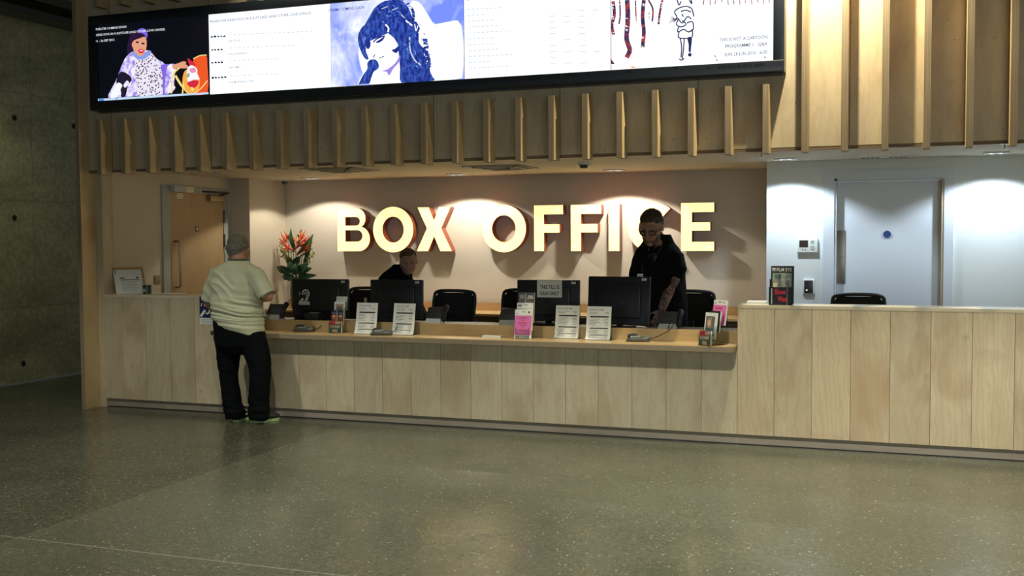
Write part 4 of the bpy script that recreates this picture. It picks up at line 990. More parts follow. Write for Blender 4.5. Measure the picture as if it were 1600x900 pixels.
def c_dark(R, T): R(0, 1, 0, 1, INK)
h1 = leaflet_holder(523, 520.5, 'clear tiered leaflet holder left of the first programme sheet', .05, (1, 2, 3, 4))
leaflet(h1, 0, .105, 'floral HOME leaflets in the lowest tier of the left holder', c_home, PAPER, .125)
leaflet(h1, 1, .13, 'narrow fiery leaflets behind the floral ones', c_fire, PAPER, .052, (-.034, .034), 'fiery leaflets in the left holder')
leaflet(h1, 2, .145, 'white-bordered photo leaflets in the third tier of the left holder', c_white, PAPER)
leaflet(h1, 3, .125, 'white text leaflets in the topmost tier of the left holder', c_text, PAPER)
h2 = leaflet_holder(816, 530.0, 'clear tiered leaflet holder with bright pink leaflets in front', .03, (1, 2, 3))
leaflet(h2, 0, .245, 'pink leaflets with red lettering standing on the counter middle', c_pink, PAPER, .148, lean=.14)
leaflet(h2, 1, .235, 'white text leaflets behind the pink lettered ones', c_text, PAPER, .14, lean=.14)
leaflet(h2, 2, .255, 'black and white photo leaflets at the back of the pink holder', c_bw, PAPER, .14, lean=.14)
h3 = leaflet_holder(1100, 540.5, 'clear tiered leaflet holder at the right end of the service counter', -.50, (1, 2, 3, 4), pit=(.055, .050))
leaflet(h3, 0, .115, 'floral HOME leaflets in the holder at the right counter end', c_home, PAPER, .11)
leaflet(h3, 1, .205, 'white leaflets with a portrait photo in the right holder', c_photo, PAPER, .112, lean=.16)
leaflet(h3, 2, .165, 'dark leaflets between the portrait and pink ones', c_dark, PAPER, .105, lean=.16)
leaflet(h3, 3, .20, 'pink and white leaflets at the back of the right holder', c_pinktop, PAPER, .13, lean=.2)
q = onZ(769, 527, TZ); b = MB()
for k in range(5): b.box(-.085+random.uniform(-.003, .003), .085, -.045, .045+random.uniform(-.003, .003), k*.0028, k*.0028+.0025)
o = b.build('paper_stack', PAPER); o.location = (q.x, q.y+.02, TZ); tag(o, 'small flat stack of white slips left of the pink leaflets', 'paper')
# on the right counter
q = onZ(1181, 475.5, 1.106); b = MB()
for k in range(7): b.box(-.075+random.uniform(-.004, .004), .075, -.05, .10+random.uniform(-.004, .004), k*.003, k*.003+.0026)
o = b.build('paper_stack', PAPER); o.location = (q.x, q.y+.07, 1.106); tag(o, 'stack of white leaflets on the tall right counter end', 'paper')
q = onZ(1219, 477, 1.106)
t = thing('magazine_holder', 'black acrylic magazine holder on the tall right counter', 'leaflet holder', (q.x, q.y+.012, 1.106), .02)
b = MB(); b.box(-.088, .088, 0, .003, 0, .14); b.box(-.088, .088, .062, .065, 0, .20); b.box(-.088, -.085, 0, .065, 0, .14); b.box(.085, .088, 0, .065, 0, .14); b.box(-.088, .088, 0, .065, 0, .003); b.build('holder_body', mat('smoked_acrylic', (.02, .02, .025), .15), t)
b = MB(); b.box(-.070, -.062, -.002, 0, .01, .13); b.box(.05, .052, -.002, 0, .0, .14); b.build('light_strip', LGREY, t)
b = MB(); put_text(b, 'Slow', (-.045, -.001, .085), (1, 0, 0), (0, 0, 1), .042, .085, 0, .02); put_text(b, 'West', (-.02, -.001, .03), (1, 0, 0), (0, 0, 1), .042, .07, 0, .02); b.build('front_title', RED, t)
T = thing('magazine', 'black film magazine with FILM EYE title in the black holder', 'magazine', (q.x, q.y+.05, 1.11), .02)
L = Matrix.Rotation(-.06, 4, 'X'); b = MB(); b.box(-.077, .097, -.003, .012, 0, .30, 0, L); b.build('magazine_body', INK, T)
b = MB(); b.box(-.065, .080, -.005, -.004, .05, .245, 0, L); b.box(-.02, .0, -.0056, -.005, .14, .24, 1, L); b.box(.035, .06, -.0056, -.005, .1, .19, 1, L); b.box(-.06, -.03, -.0056, -.005, .11, .17, 2, L); b.box(-.05, .0, -.0056, -.005, .20, .23, 3, L)
b.build('cover_photo', [mat('photo_leafy', (.28, .34, .30), .5, noise=.9, nscale=45), GREYP, CREAM, TEAL], T)
b = MB(); put_text(b, 'FILM EYE', L @ Vector((-.035, -.0055, .258)), (1, 0, 0), (0, 0, 1), .028, .115, 0, .015); b.box(-.068, -.042, -.006, -.005, .272, .284, 0, L); b.box(-.068, -.042, -.006, -.005, .258, .268, 1, L); b.build('title', [PAPER, GINK], T)
# on the left counter
q = onZ(198, 459.5, 1.106)
t = thing('display_easel', 'tilted wooden easel with a white information card on the left counter', 'easel', (q.x+.02, q.y+.06, 1.106), .95)
L = Matrix.Rotation(-.50, 4, 'X')
b = MB(); b.box(-.145, .145, .008, .026, 0, .30, 0, L); b.prism([(.13, .03, .02), (.13, .16, .02), (.13, .13, .25)], (.012, 0, 0)); b.prism([(-.14, .03, .02), (-.14, .16, .02), (-.14, .13, .25)], (.012, 0, 0)); b.build('wood_back', CABW, t)
b = MB(); b.box(-.15, .12, .0, .008, .0, .27, 0, L); b.build('card_board', WHITE, t)
b = MB(); b.box(-.115, .10, -.0015, 0, .02, .20, 0, L); b.box(-.10, -.05, -.0025, -.0015, .172, .182, 1, L); b.box(.06, .085, -.0025, -.0015, .170, .186, 1, L); b.box(-.10, .09, -.0025, -.0015, .152, .159, 1, L)
for k in range(9): b.box(-.095, .08-.02*(k % 3), -.0025, -.0015, .136-.012*k, .139-.012*k, 2, L)
b.build('notice_sheet', [PAPER, INK, GINK], t)
b = MB(); vs = smooth2([(-.16, -.06), (.0, -.075), (.16, -.05), (.30, -.01), (.30, .10), (.1, .06), (-.1, .04)], True, 4)
b.prism([(x, y, .001) for x, y in vs], (0, 0, .003)); o = b.build('paper_sheet', PAPER); q2 = onZ(235, 459, 1.106); o.location = (q2.x, q2.y+.08, 1.106); tag(o, 'curling white papers lying across the tall left counter', 'paper')
q = onY(230, 457, 8.70); t = thing('green_tin', 'small dark green tin on the tall left counter', 'tin', (q.x, 8.70, 1.106))
b = MB(); b.cyl((0, 0, 0), .042, .075, 2, 24); b.cyl((0, 0, .075), .044, .012, 2, 24); b.build('tin_body', mat('green_enamel', (.012, .07, .045), .35), t)
b = MB(); b.box(-.02, .02, -.045, -.042, .02, .05); b.build('tin_label', LGREY, t)
q = onZ(250, 457, 1.106)
# hearing loop sign and plate on the left counter front
a, c = onY(311.5, 463, CY-.002), onY(342, 507.5, CY-.002)
b = MB(); z9 = a.z-.002; b.box(a.x, a.x+.19, CY-.003, CY-.0005, c.z, z9, 0); b.box(a.x, a.x+.19, CY-.0035, CY-.003, c.z, c.z+.062, 1)
loop_sign(b, (a.x+.005, CY-.0042, c.z+.065), (1, 0, 0), (0, 0, 1), .175, 1)
for k in range(4): b.box(a.x+.02, a.x+.17-.02*(k % 2), CY-.0042, CY-.0035, c.z+.045-k*.011, c.z+.049-k*.011, 2)
tag(b.build('hearing_loop_sign', [NAVY, WHITE, GINK]), 'navy hearing loop sign on the front of the left counter beside the customer', 'sign')
a = onY(332, 520, CY-.002); b = MB(); b.bbox(a.x-.02, a.x+.03, CY-.006, CY, a.z-.02, a.z+.02, .002); tag(b.build('lock_plate', STEEL), 'small metal plate on the left counter front below the loop sign', 'plate')

# ================================================================== FLOWER ARRANGEMENT
FYY = 11.2
base = onY(462, 430, FYY)
fl = thing('flower_arrangement', 'tall arrangement of orange blooms and green leaves behind the first monitor', 'flowers', (base.x, FYY, .80))
b = MB(); pr_ = [(.05, 0), (.065, .05), (.07, .2), (.06, .34), (.075, .38)]
b.loft([[Vector((r*math.cos(2*PI*i/20), r*math.sin(2*PI*i/20), z)) for i in range(20)] for r, z in pr_]); b.build('vase', mat('vase_glass_green', (.05, .09, .07), .2), fl)
LG = mat('leaf_green', (.035, .13, .035), .45, noise=.5, nscale=14); LG2 = mat('leaf_dark', (.015, .065, .025), .4, noise=.5, nscale=14); SP = mat('sprig_yellow', (.30, .32, .07), .6, noise=.5, nscale=40)
BR = mat('bract_orange', (.80, .16, .05), .45, noise=.3, nscale=20); BR2 = mat('bract_red', (.45, .05, .035), .45, noise=.3); PE = mat('petal_peach', (.90, .48, .25), .5); STM = mat('stem_dark', (.10, .045, .03), .6)
def P_f(px, py, dy=0.0):
    p = onY(px, py, FYY+dy); return Vector((p.x-base.x, dy, p.z-.80))
def leaf(a, c, w, m, bend=.0, n=8):
    a, c = Vector(a), Vector(c); d = c-a; side = d.cross(Vector((0, 1, 0))).normalized(); b = MB(); vs = []
    for k in range(n+1):
        t = k/n; ww = w*math.sin(PI*min(1, t*.92+.06))**.8*(1-.25*t); q = a+d*t+Vector((0, -bend*math.sin(PI*t), 0))
        vs += [q-side*ww+Vector((0, .012*0, 0)), q+Vector((0, .012, 0)), q+side*ww]
    fs = []
    for k in range(n):
        for j in range(2): fs.append((3*k+j, 3*k+j+1, 3*k+3+j+1, 3*k+3+j))
    b.add(vs, fs, 0, True); b.add([v+Vector((0, .0015, 0)) for v in vs], fs, 0, True)
    b.tube([a, (a+c)/2+Vector((0, -bend, 0)), c], .003, 5, 0); return b.build('leaf', m, fl)
for (a, c, w, dy) in (((460, 392), (454, 357), .032, .0), ((466, 385), (471, 358), .030, .02), ((478, 405), (489, 366), .042, -.03), ((452, 395), (445, 370), .02, .04), ((474, 420), (486, 388), .03, .05)):
    leaf(P_f(*a, dy), P_f(*c, dy), w, LG, .03)
for (a, c, w, dy) in (((456, 425), (433, 417), .055, -.05), ((458, 432), (441, 432), .05, -.08), ((462, 425), (452, 408), .06, -.06), ((462, 430), (462, 412), .065, -.10), ((465, 428), (482, 412), .06, -.06), ((466, 434), (494, 430), .045, -.05), ((468, 426), (487, 419), .05, -.02), ((460, 434), (450, 432), .05, -.1), ((470, 436), (482, 436), .05, -.08), ((462, 416), (470, 400), .05, .0), ((460, 414), (450, 400), .045, .02)):
    leaf(P_f(*a, dy), P_f(*c, dy), w, LG2, .05)
def bloom(px, py, ang, dy, s=1.0):
    c = P_f(px, py, dy); b = MB(); d = Vector((math.cos(ang), 0, math.sin(ang)))
    b.tube([c-d*.10*s, c, c+d*.14*s], [.004, .014*s, .002], 8, 0)
    for k, (da, m, L) in enumerate(((.5, 1, .10), (.9, 2, .085), (-.35, 1, .09), (1.3, 2, .07), (-.8, 0, .06))):
        e = Vector((math.cos(ang+da), -.2+.1*k, math.sin(ang+da))).normalized(); b.tube([c, c+e*L*.5*s, c+e*L*s], [.006, .012*s, .001], 7, m)
    return b.build('bloom', [BR2, BR, PE], fl)
for px, py, an, dy, s in ((446, 380, 2.0, -.02, 1.1), (452, 388, 2.7, -.06, 1.1), (470, 373, 1.0, .0, 1.0), (466, 384, .7, -.07, 1.3), (475, 390, .6, -.05, 1.1), (477, 380, .9, -.02, .9), (459, 378, 1.9, .02, .8), (450, 372, 2.2, .03, .8)): bloom(px, py, an, dy, s)
for (a, c) in (((468, 392), (488, 368)), ((470, 400), (489, 388)), ((464, 398), (480, 380))):
    b = MB(); b.tube([P_f(*a, -.08), P_f((a[0]+c[0])/2, (a[1]+c[1])/2, -.09), P_f(*c, -.08)], [.010, .012, .002], 7); b.build('seed_pod', STM, fl)
for (bx, by, tx, ty) in ((452, 418, 437, 384), (450, 416, 441, 390), (456, 414, 445, 396), (474, 416, 492, 393), (472, 418, 486, 398)):
    b = MB(); a, c = P_f(bx, by, -.02), P_f(tx, ty, -.03); b.tube([a, (a+c)/2, c], .003, 5)
    for k in range(16):
        q = a.lerp(c, .3+.7*k/16)+Vector((random.uniform(-.03, .03), random.uniform(-.02, .02), random.uniform(-.02, .02))); b.ell(q, (.009, .009, .011), None, 0, 6, 4)
    b.build('berry_sprig', SP, fl)
for k in range(7):
    b = MB(); b.tube([(random.uniform(-.03, .03), random.uniform(-.03, .03), .2), P_f(455+k*2.5, 415, -.02), P_f(450+k*4, 392, -.02)], .005, 6); b.build('stem', LG2, fl)

# ================================================================== PEOPLE
def remeshed(mb, name, m, parent, voxel, smooth_it=3, label=None, disp=None):
    me = bpy.data.meshes.new('tmp'); me.from_pydata(mb.v, [], mb.f); me.update()
    o = bpy.data.objects.new('tmp', me); COL.objects.link(o)
    md = o.modifiers.new('r', 'REMESH'); md.mode = 'VOXEL'; md.voxel_size = voxel
    ms = o.modifiers.new('s', 'SMOOTH'); ms.iterations = smooth_it; ms.factor = .6
    dg = bpy.context.evaluated_depsgraph_get(); nm = bpy.data.meshes.new_from_object(o.evaluated_get(dg)); bpy.data.objects.remove(o)
    if disp:
        nv = [v.co.copy() for v in nm.vertices]; nn = [v.normal.copy() for v in nm.vertices]
        for v, c, n in zip(nm.vertices, nv, nn): v.co = c+n*disp(c, n)
    nm.name = name; nm.materials.clear()
    for q in (m if isinstance(m, (list, tuple)) else [m]): nm.materials.append(q)
    nm.transform(wm(parent).inverted()) if parent else None
    for p_ in nm.polygons: p_.use_smooth = True
    r = bpy.data.objects.new(name, nm); COL.objects.link(r)
    if parent: r.parent = parent
    if label: r['label'] = label
    return r
def ering(c, ax, ay, n=20): return [Vector(c)+Vector(ax)*math.cos(2*PI*i/n)+Vector(ay)*math.sin(2*PI*i/n) for i in range(n)]
def eloft(mb, secs, ax, ay, n=24):
    "secs: (centre, half width along ax, half depth along ay)"
    c0, w0, d0 = secs[0]; c1, w1, d1 = secs[-1]
    rings = [ering(c0, ax*w0*.5, ay*d0*.5, n)] if False else []
    rings += [ering(c, ax*w, ay*d, n) for c, w, d in secs]
    mb.loft(rings)
def hand(mb, wrist, d, nrm, s=1.0, curl=.5, thumb=1):
    "d: direction of the fingers, nrm: back-of-hand normal"
    d = Vector(d).normalized(); nrm = Vector(nrm); nrm = (nrm-d*nrm.dot(d)).normalized(); sd = d.cross(nrm)*thumb
    wrist = Vector(wrist)
    mb.loft([ering(wrist+d*a*s, sd*w*s, nrm*t*s, 14) for a, w, t in ((-.02, .027, .02), (.02, .033, .018), (.06, .042, .016), (.092, .041, .013), (.10, .036, .010))])
    for k, (o, L) in enumerate(((-.031, .060), (-.0105, .078), (.0105, .084), (.031, .074))):
        p = wrist+d*.088*s-sd*o*s*1.0; q = d.copy(); pts = [p.copy()]; a = 0
        for seg in (.45, .32, .23):
            a += curl*.6; q = d*math.cos(a)-nrm*math.sin(a); p = p+q*L*seg*s; pts.append(p.copy())
        mb.tube([wrist+d*.06*s-sd*o*s]+pts, [.009*s, .0090*s, .0082*s, .0075*s, .0062*s], 8, round_ends=True)
    p = wrist+d*.03*s+sd*.028*s*(1); q = (d*.65+sd*.7-nrm*.25).normalized()
    mb.tube([p, p+q*.035*s, p+q*.06*s+d*.006*s, p+q*.078*s+d*.016*s], [.013*s, .011*s, .0095*s, .007*s], 8, round_ends=True)
def head(mb, c, M, s=1.0, male=True):
    "M: 3x3 with columns right(ear), forward(face), up"
    def W(x, y, z): return Vector(c)+M @ Vector((x*s, y*s, z*s))
    M4 = M
    def e(x, y, z, a, b_, d_): mb.ell(W(x, y, z), (a*s, b_*s, d_*s), M4, 0, 20, 14)
    e(0, -.012, .035, .076, .094, .088); e(0, .02, -.02, .066, .078, .085); e(0, .045, -.075, .043, .045, .040); e(0, .02, -.05, .060, .06, .055)
    e(0, .073, .035, .05, .022, .016); e(0, .094, -.045, .024, .012, .012); e(0, .088, -.088, .022, .018, .018)
    mb.tube([W(0, .090, .03), W(0, .102, .005), W(0, .116, -.018)], [.009*s, .011*s, .0135*s], 8, round_ends=True)
    for sx in (-1, 1):
        e(sx*.013, .100, -.021, .009, .009, .008); e(sx*.046, .062, -.012, .022, .02, .02)
        mb.ell(W(sx*.078, -.005, -.002), (.009*s, .021*s, .032*s), M4 @ Matrix.Rotation(sx*.35, 3, 'Z'), 0, 12, 10)
def eyes(parent, c, M, s, iris=(.05, .03, .02)):
    for sx in (-1, 1):
        b = MB(); P = Vector(c)+M @ Vector((sx*.031*s, .083*s, .006*s)); b.ell(P, (.011*s, .010*s, .006*s), M, 0, 12, 8)
        b.ell(P+M @ Vector((0, .0085*s, 0)), (.0055*s, .004*s, .0055*s), M, 1, 10, 6); b.build('eye', [mat('eye_white', (.16, .13, .11), .5), INK], parent, True)
def hrot(yaw, pitch=0, roll=0):
    "yaw 0 faces +Y, positive turns to -X (counter-clockwise from above); pitch<0 looks down"
    return (Matrix.Rotation(yaw, 3, 'Z') @ Matrix.Rotation(pitch, 3, 'X') @ Matrix.Rotation(roll, 3, 'Y'))
RH = Vector((RV.x, RV.y, 0)).normalized(); FH = Vector((fwd.x, fwd.y, 0)).normalized()

# ---- customer seen from behind
CYP = 8.08
def C(px, py, dy=0.0): return onY(px, py, CYP+dy)
kc = 1/176.0
cu = thing('person', 'grey-haired man in pale green t-shirt and dark trousers at the counter', 'person', (-5.47, CYP, 0))
AX, AY = (RH*.96+Vector((1, 0, 0))*.04).normalized(), FH
body = MB()
hc = C(373.5, 390, .05); HM = hrot(-.30, -.22)
head(body, hc, HM, .98)
body.tube([C(371, 418), C(372, 405, .0), C(373, 396, .03)], [.075, .066, .062], 16)
def legs(mb, k, extra=0.0):
    L = [(352, 522, .105), (357, 550, .098), (357, 580, .078), (360, 608, .072), (364, 630, .060), (368, 650, .050)]
    R = [(394, 522, .105), (399, 550, .100), (407, 580, .082), (406, 608, .074), (405, 630, .060), (404, 650, .048)]
    for q, dys in ((L, (0, 0, .02, .02, 0, 0)), (R, (0, 0, .04, .02, 0, -.01))):
        mb.tube([C(a, b_, d) for (a, b_, r), d in zip(q, dys)], [r*k+extra for _, _, r in q], 16)
legs(body, .72)
tors = [(373, 545, .15, .12), (373, 525, .20, .145), (372, 505, .205, .16), (370, 485, .205, .165), (369, 462, .205, .165), (368, 440, .205, .15), (368, 424, .185, .125), (370, 412, .11, .09)]
eloft(body, [(C(a, b_), w-.035, d-.03) for a, b_, w, d in tors], AX, AY)
armL = [C(338, 426), C(331, 448, .02), C(327, 474, .03)]; foreL = [C(327, 474, .03), C(334, 480, .14), C(346, 476, .26)]
armR = [C(402, 426), C(411, 445, .0), C(419, 463, .0)]; foreR = [C(419, 463, .0), C(412, 465, .14), C(402, 460, .28)]
for A, Fo in ((armL, foreL), (armR, foreR)):
    body.tube(A, [.050, .050, .045], 14, round_ends=True); body.tube(Fo, [.046, .042, .031], 14, round_ends=True)
hand(body, foreL[-1], foreL[-1]-foreL[-2], (0, 0, 1), .98, .5, -1); hand(body, foreR[-1], foreR[-1]-foreR[-2], (0, 0, 1), .98, .7, 1)
bo = remeshed(body, 'body', SKIN, cu, .0045, 4)
eyes(cu, hc, HM, .98)
# trousers
tr = MB(); TRM = mat('trouser_navy', (.0035, .0045, .006), .9, spec=.08, noise=.4, nscale=20)
Lq = [(353, 522, .112), (358, 548, .106), (357, 568, .090), (357, 585, .078), (359, 602, .078), (362, 618, .078), (363, 632, .082), (367, 645, .084), (368, 652, .082)]
Rq = [(394, 522, .112), (399, 545, .110), (405, 565, .100), (407, 585, .090), (406, 603, .088), (405, 620, .084), (405, 635, .084), (404, 648, .086), (404, 654, .084)]
for q in (Lq, Rq): tr.tube([C(a, b_, .02) for a, b_, r in q], [r for _, _, r in q], 18)
eloft(tr, [(C(374, 552, .01), .12, .11), (C(374, 538, .0), .205, .145), (C(373, 522), .218, .16), (C(372, 505), .215, .168), (C(371, 492), .205, .165)], AX, AY)
def tdisp(c, n):
    z = c.z; f = max(0, 1-abs(z-.12)/.22)+max(0, 1-abs(z-.50)/.14)*.6
    return .013*f*(MN.noise(Vector((c.x*6, c.y*6, z*26)))+.2)+.008*MN.noise(Vector((c.x*7, c.y*7, z*7)))+.006
remeshed(tr, 'trousers', TRM, cu, .007, 3, disp=tdisp)
# t-shirt
sh = MB(); SHM = mat('tshirt_sage', (.47, .50, .36), .85, noise=.08, nscale=60)
st = [(376, 516, .20, .155), (373, 508, .218, .172), (371, 494, .222, .178), (370, 478, .218, .178), (369, 460, .213, .172), (368, 442, .210, .160), (368, 428, .198, .140), (369, 417, .155, .115), (371, 409, .085, .080)]
secs = [(C(a, b_), w, d) for a, b_, w, d in st]
rings = []
for k, (c, w, d) in enumerate(secs):
    r = ering(c, AX*w, AY*d, 28)
    if k < 3:
        for v in r: v.z -= (v-c).dot(AX)/w*(.055, .05, .02)[k]
    rings.append(r)
sh.loft(rings)
sh.tube([C(352, 426), C(340, 432, .01), C(333, 450, .02), C(328.5, 469, .03)], [.072, .078, .075, .074], 16)
sh.tube([C(388, 426), C(400, 432, .0), C(410, 447, .0), C(417, 461, .0)], [.072, .080, .077, .073], 16)
def sdisp(c, n):
    u = (c-Vector((-5.47, CYP, 0))).dot(AX); z = c.z
    nz = MN.noise(Vector((u*4, z*4, 3))); n2 = MN.noise(Vector((u*5, z*16, 7)))
    s = 1-abs(MN.noise(Vector(((z*.8+u)*11+nz*1.2, (z-u)*2.2, 1.5)))*2.4)
    lo = math.exp(-((z-.98)/.11)**2); hi = math.exp(-((z-1.22)/.15)**2)
    s2 = 1-abs(MN.noise(Vector((u*2.5+nz, z*24+u*5+nz*2, 9)))*2.2)
    return .017*hi*(s-.5)+.020*lo*(s2-.5)+.005*n2+.012
so = remeshed(sh, 'tshirt', SHM, cu, .007, 3, disp=sdisp)
b = MB(); ctr = C(371.5, 405.5, .0); b.tube([p for p in ering(ctr, AX*.080, AY*.076, 20)]+[ctr+AX*.080], .007, 8); b.build('collar', mat('collar_dark_green', (.10, .13, .09), .8), so, True)
for A in ((C(327.5, 469, .03), C(331, 450, .02)), (C(418, 461), C(411, 447))):
    c = A[0]; ax = (A[0]-A[1]).normalized(); u_ = ax.cross(Vector((0, 1, 0))).normalized(); v_ = ax.cross(u_)
    b = MB(); r = ering(c+ax*.004, u_*.070, v_*.070, 20); b.tube(r+[r[0]], .006, 6); b.build('sleeve_hem', mat('hem_dark', (.05, .06, .05), .8), so, True)
# hair: cap over the skull
def hair(parent, c, M, s, name_mat, col, parts, voxel=.005, amp=.004, f=90):
    hb = MB()
    for x, y, z, a, b_, d_ in parts: hb.ell(Vector(c)+M @ Vector((x*s, y*s, z*s)), (a*s, b_*s, d_*s), M, 0, 22, 16)
    def dsp(q, n): return amp*math.sin(q.x*f+3*math.sin(q.z*f*.7))*math.sin(q.z*f*1.1+q.y*f)+amp*.5*math.sin(q.x*f*2.3+q.z*f*1.9)
    m = mat(name_mat, col, .75, noise=.55, nscale=55)
    return remeshed(hb, 'hair', m, parent, voxel, 2, disp=dsp)
hair(cu, hc, HM, 1.0, 'hair_grey', (.17, .16, .13), ((0, -.022, .052, .092, .098, .080), (0, -.05, .005, .086, .072, .075), (.055, -.02, .03, .04, .06, .055), (-.055, -.02, .03, .04, .06, .055), (0, -.06, -.03, .07, .045, .045)))
# trainers
def shoe(heel, toe, nm_lab):
    heel, toe = Vector(heel), Vector(toe); heel.z = toe.z = 0; d = (toe-heel).normalized(); sd = Vector((-d.y, d.x, 0)); L = (toe-heel).length
    b = MB(); rings = []
    for t_, w, h in ((0, .028, .055), (.06, .038, .075), (.2, .040, .092), (.38, .040, .085), (.6, .047, .062), (.82, .045, .045), (.95, .032, .034), (1, .016, .026)):
        c = heel+d*L*t_; rings.append([c+sd*w*math.cos(a*PI/7)+Vector((0, 0, .026+h*math.sin(a*PI/7))) for a in range(8)]+[c-sd*w*.9+Vector((0, 0, .024)), c+sd*w*.9+Vector((0, 0, .024))])
    b.loft(rings); sh_ = b.build('shoe', mat('shoe_black', (.012, .013, .015), .6), cu, True)
    b = MB(); out = []
    for t_, w in ((-.01, .020), (.03, .038), (.2, .043), (.45, .042), (.65, .050), (.85, .047), (.97, .033), (1.02, .012)): out.append((t_, w))
    pts = [heel+d*L*t_+sd*w for t_, w in out]+[heel+d*L*t_-sd*w for t_, w in out[::-1]]
    b.prism([p_.lerp(heel+d*L*.5, .06)+Vector((0, 0, .010)) for p_ in pts], (0, 0, .014)); b.prism([p_.lerp(heel+d*L*.5, .08) for p_ in pts], (0, 0, .010), 1); b.build('sole', [mat('sole_lime', (.32, .55, .18), .5), mat('sole_white', (.42, .50, .38), .5)], sh_, True)
    b = MB(); c = heel+d*L*.45-sd*.047
    b.prism([c+Vector((0, 0, .045))-d*.03, c+Vector((0, 0, .055))+d*.035, c+Vector((0, 0, .066))+d*.03, c+Vector((0, 0, .055))-d*.02], sd*.004); b.build('side_flash', WHITE, sh_, True)
hl = onZ(391, 661, 0); tl = onZ(436, 655.5, 0); d = (tl-hl).normalized(); shoe(hl+d*.0, hl+d*.285, 'right')
hl = onZ(366, 660.5, 0); shoe(hl, hl+Vector((-.03, .28, 0)), 'left')

# ---- standing staff member, tattooed arm
BYP = 9.36
def S(px, py, dy=0.0): return onY(px, py, BYP+dy)
sb = thing('person', 'standing bearded man in black t-shirt with glasses, lanyard and tattooed forearm', 'person', (S(1030, 450).x, BYP+.1, 0))
body = MB(); hb_c = S(1018, 356, -.24); HB_M = hrot(PI-.08, -.42, .02)
# face the camera side, turned towards the monitor on his right
HB_M = hrot(PI+.34-.42, -.42)
head(body, hb_c, HB_M, 1.20)
body.tube([S(1032, 396, .02), S(1030, 384, -.01), S(1025, 369, -.12)], [.075, .070, .068], 16)
BX_ = (RH*1.0).normalized(); BY_ = FH
tb = [(1040, 540, .14, .11), (1040, 515, .16, .12), (1038, 490, .17, .13), (1036, 462, .17, .125), (1033, 435, .17, .12), (1030, 412, .17, .11), (1030, 398, .14, .10), (1030, 388, .09, .07)]
eloft(body, [(S(a, b_), w, d) for a, b_, w, d in tb], BX_, BY_)
for lx in (1023, 1055):
    body.tube([S(lx, 530, .02), S(lx, 590, .0), S(lx, 660, .02)], [.085, .065, .045], 14)
    p = S(lx, 660, .02); body.tube([p, (p.x, p.y, .05)], [.05, .045], 12); body.tube([(p.x, p.y+.03, .04), (p.x, p.y-.15, .035)], [.04, .03], 12, round_ends=True)
aL = [S(1057, 402), S(1062, 420, -.02), S(1053, 437, -.05)]; fL = [S(1053, 437, -.05), S(1042, 462, -.12), S(1034, 484, -.20)]
body.tube(aL, [.055, .056, .056], 14, round_ends=True); body.tube(fL, [.056, .050, .034], 14, round_ends=True)
hand(body, fL[-1], (fL[-1]-fL[-2])+Vector((-.04, 0, -.06)), FH*-1+Vector((.3, 0, .2)), 1.05, .35, 1)
aR = [S(1002, 404), S(995, 425, .0), S(994, 455, -.05)]; fR = [S(992, 455, -.05), S(985, 480, -.15), S(975, 500, -.22)]
body.tube(aR, [.045, .048, .048], 14, round_ends=True); body.tube(fR, [.047, .04, .03], 14, round_ends=True); hand(body, fR[-1], fR[-1]-fR[-2], (0, 0, 1), 1.0, .4, -1)
def tattoo():
    m, nt, b_ = nmat('skin_tattooed'); g = NT(nt); p_ = g.n('NewGeometry').outputs['Position']; sep = g.n('SeparateXYZ'); g.l(p_, sep.inputs[0])
    n = g.noise(p_, 26, 5, .6, 1.5); arm = g.math('MULTIPLY', g.math('LESS_THAN', sep.outputs[2], 1.36), g.math('GREATER_THAN', sep.outputs[0], S(1012, 470).x))
    f = g.math('MULTIPLY', g.ramp(n, [(.47, 0.), (.53, 1.)]), arm)
    c = g.mix(g.math('MULTIPLY', f, .85), (.30, .16, .115), (.035, .04, .04)); g.l(c, b_.inputs['Base Color']); b_.inputs['Roughness'].default_value = .55; return m
remeshed(body, 'body', tattoo(), sb, .005, 4)
eyes(sb, hb_c, HB_M, 1.2)
BT = mat('tshirt_black', (.005, .005, .006), .9, spec=.1, noise=.3, nscale=30)
sh = MB(); eloft(sh, [(S(a, b_), w, d) for a, b_, w, d in [(1042, 520, .19, .15), (1040, 500, .20, .155), (1038, 470, .205, .155), (1034, 440, .215, .155), (1029, 415, .23, .15), (1028, 402, .225, .14), (1028, 390, .195, .13), (1028, 381, .155, .115)]]+[(S(1030, 373, -.04), .125, .12), (S(1030, 366, -.07), .105, .112)], BX_, BY_)
sh.tube([S(1046, 398), S(1055, 404), S(1059, 420, -.02), S(1054, 434, -.04)], [.075, .085, .082, .076], 16); sh.tube([S(1008, 398), S(1001, 404), S(995, 422), S(994, 440, -.03)], [.07, .072, .068, .066], 16)
def bdisp(c, n): return .005*math.sin(c.z*38+c.x*25)*math.sin(c.x*14)
ts = remeshed(sh, 'tshirt', BT, sb, .008, 3, disp=bdisp)
pl = MB(); eloft(pl, [(S(1042, 560), .16, .13), (S(1041, 535), .205, .16), (S(1040, 508), .20, .16)], BX_, BY_)
for lx in (1023, 1055): p = S(lx, 660, .02); pl.tube([S(lx, 540, .02), S(lx, 590, .0), S(lx, 640, .02), (p.x, p.y, .06)], [.115, .095, .08, .075], 14)
remeshed(pl, 'trousers', TRM, sb, .01, 3)
hair(sb, hb_c, HB_M, 1.2, 'hair_brown', (.035, .020, .013), ((0, -.022, .062, .082, .092, .070), (0, -.05, .020, .079, .066, .070), (0, .035, .092, .062, .052, .028), (0, -.02, .10, .06, .07, .035)), .005, .003)
b = MB()
def W(x, y, z): return hb_c+HB_M @ Vector((x*1.2, y*1.2, z*1.2))
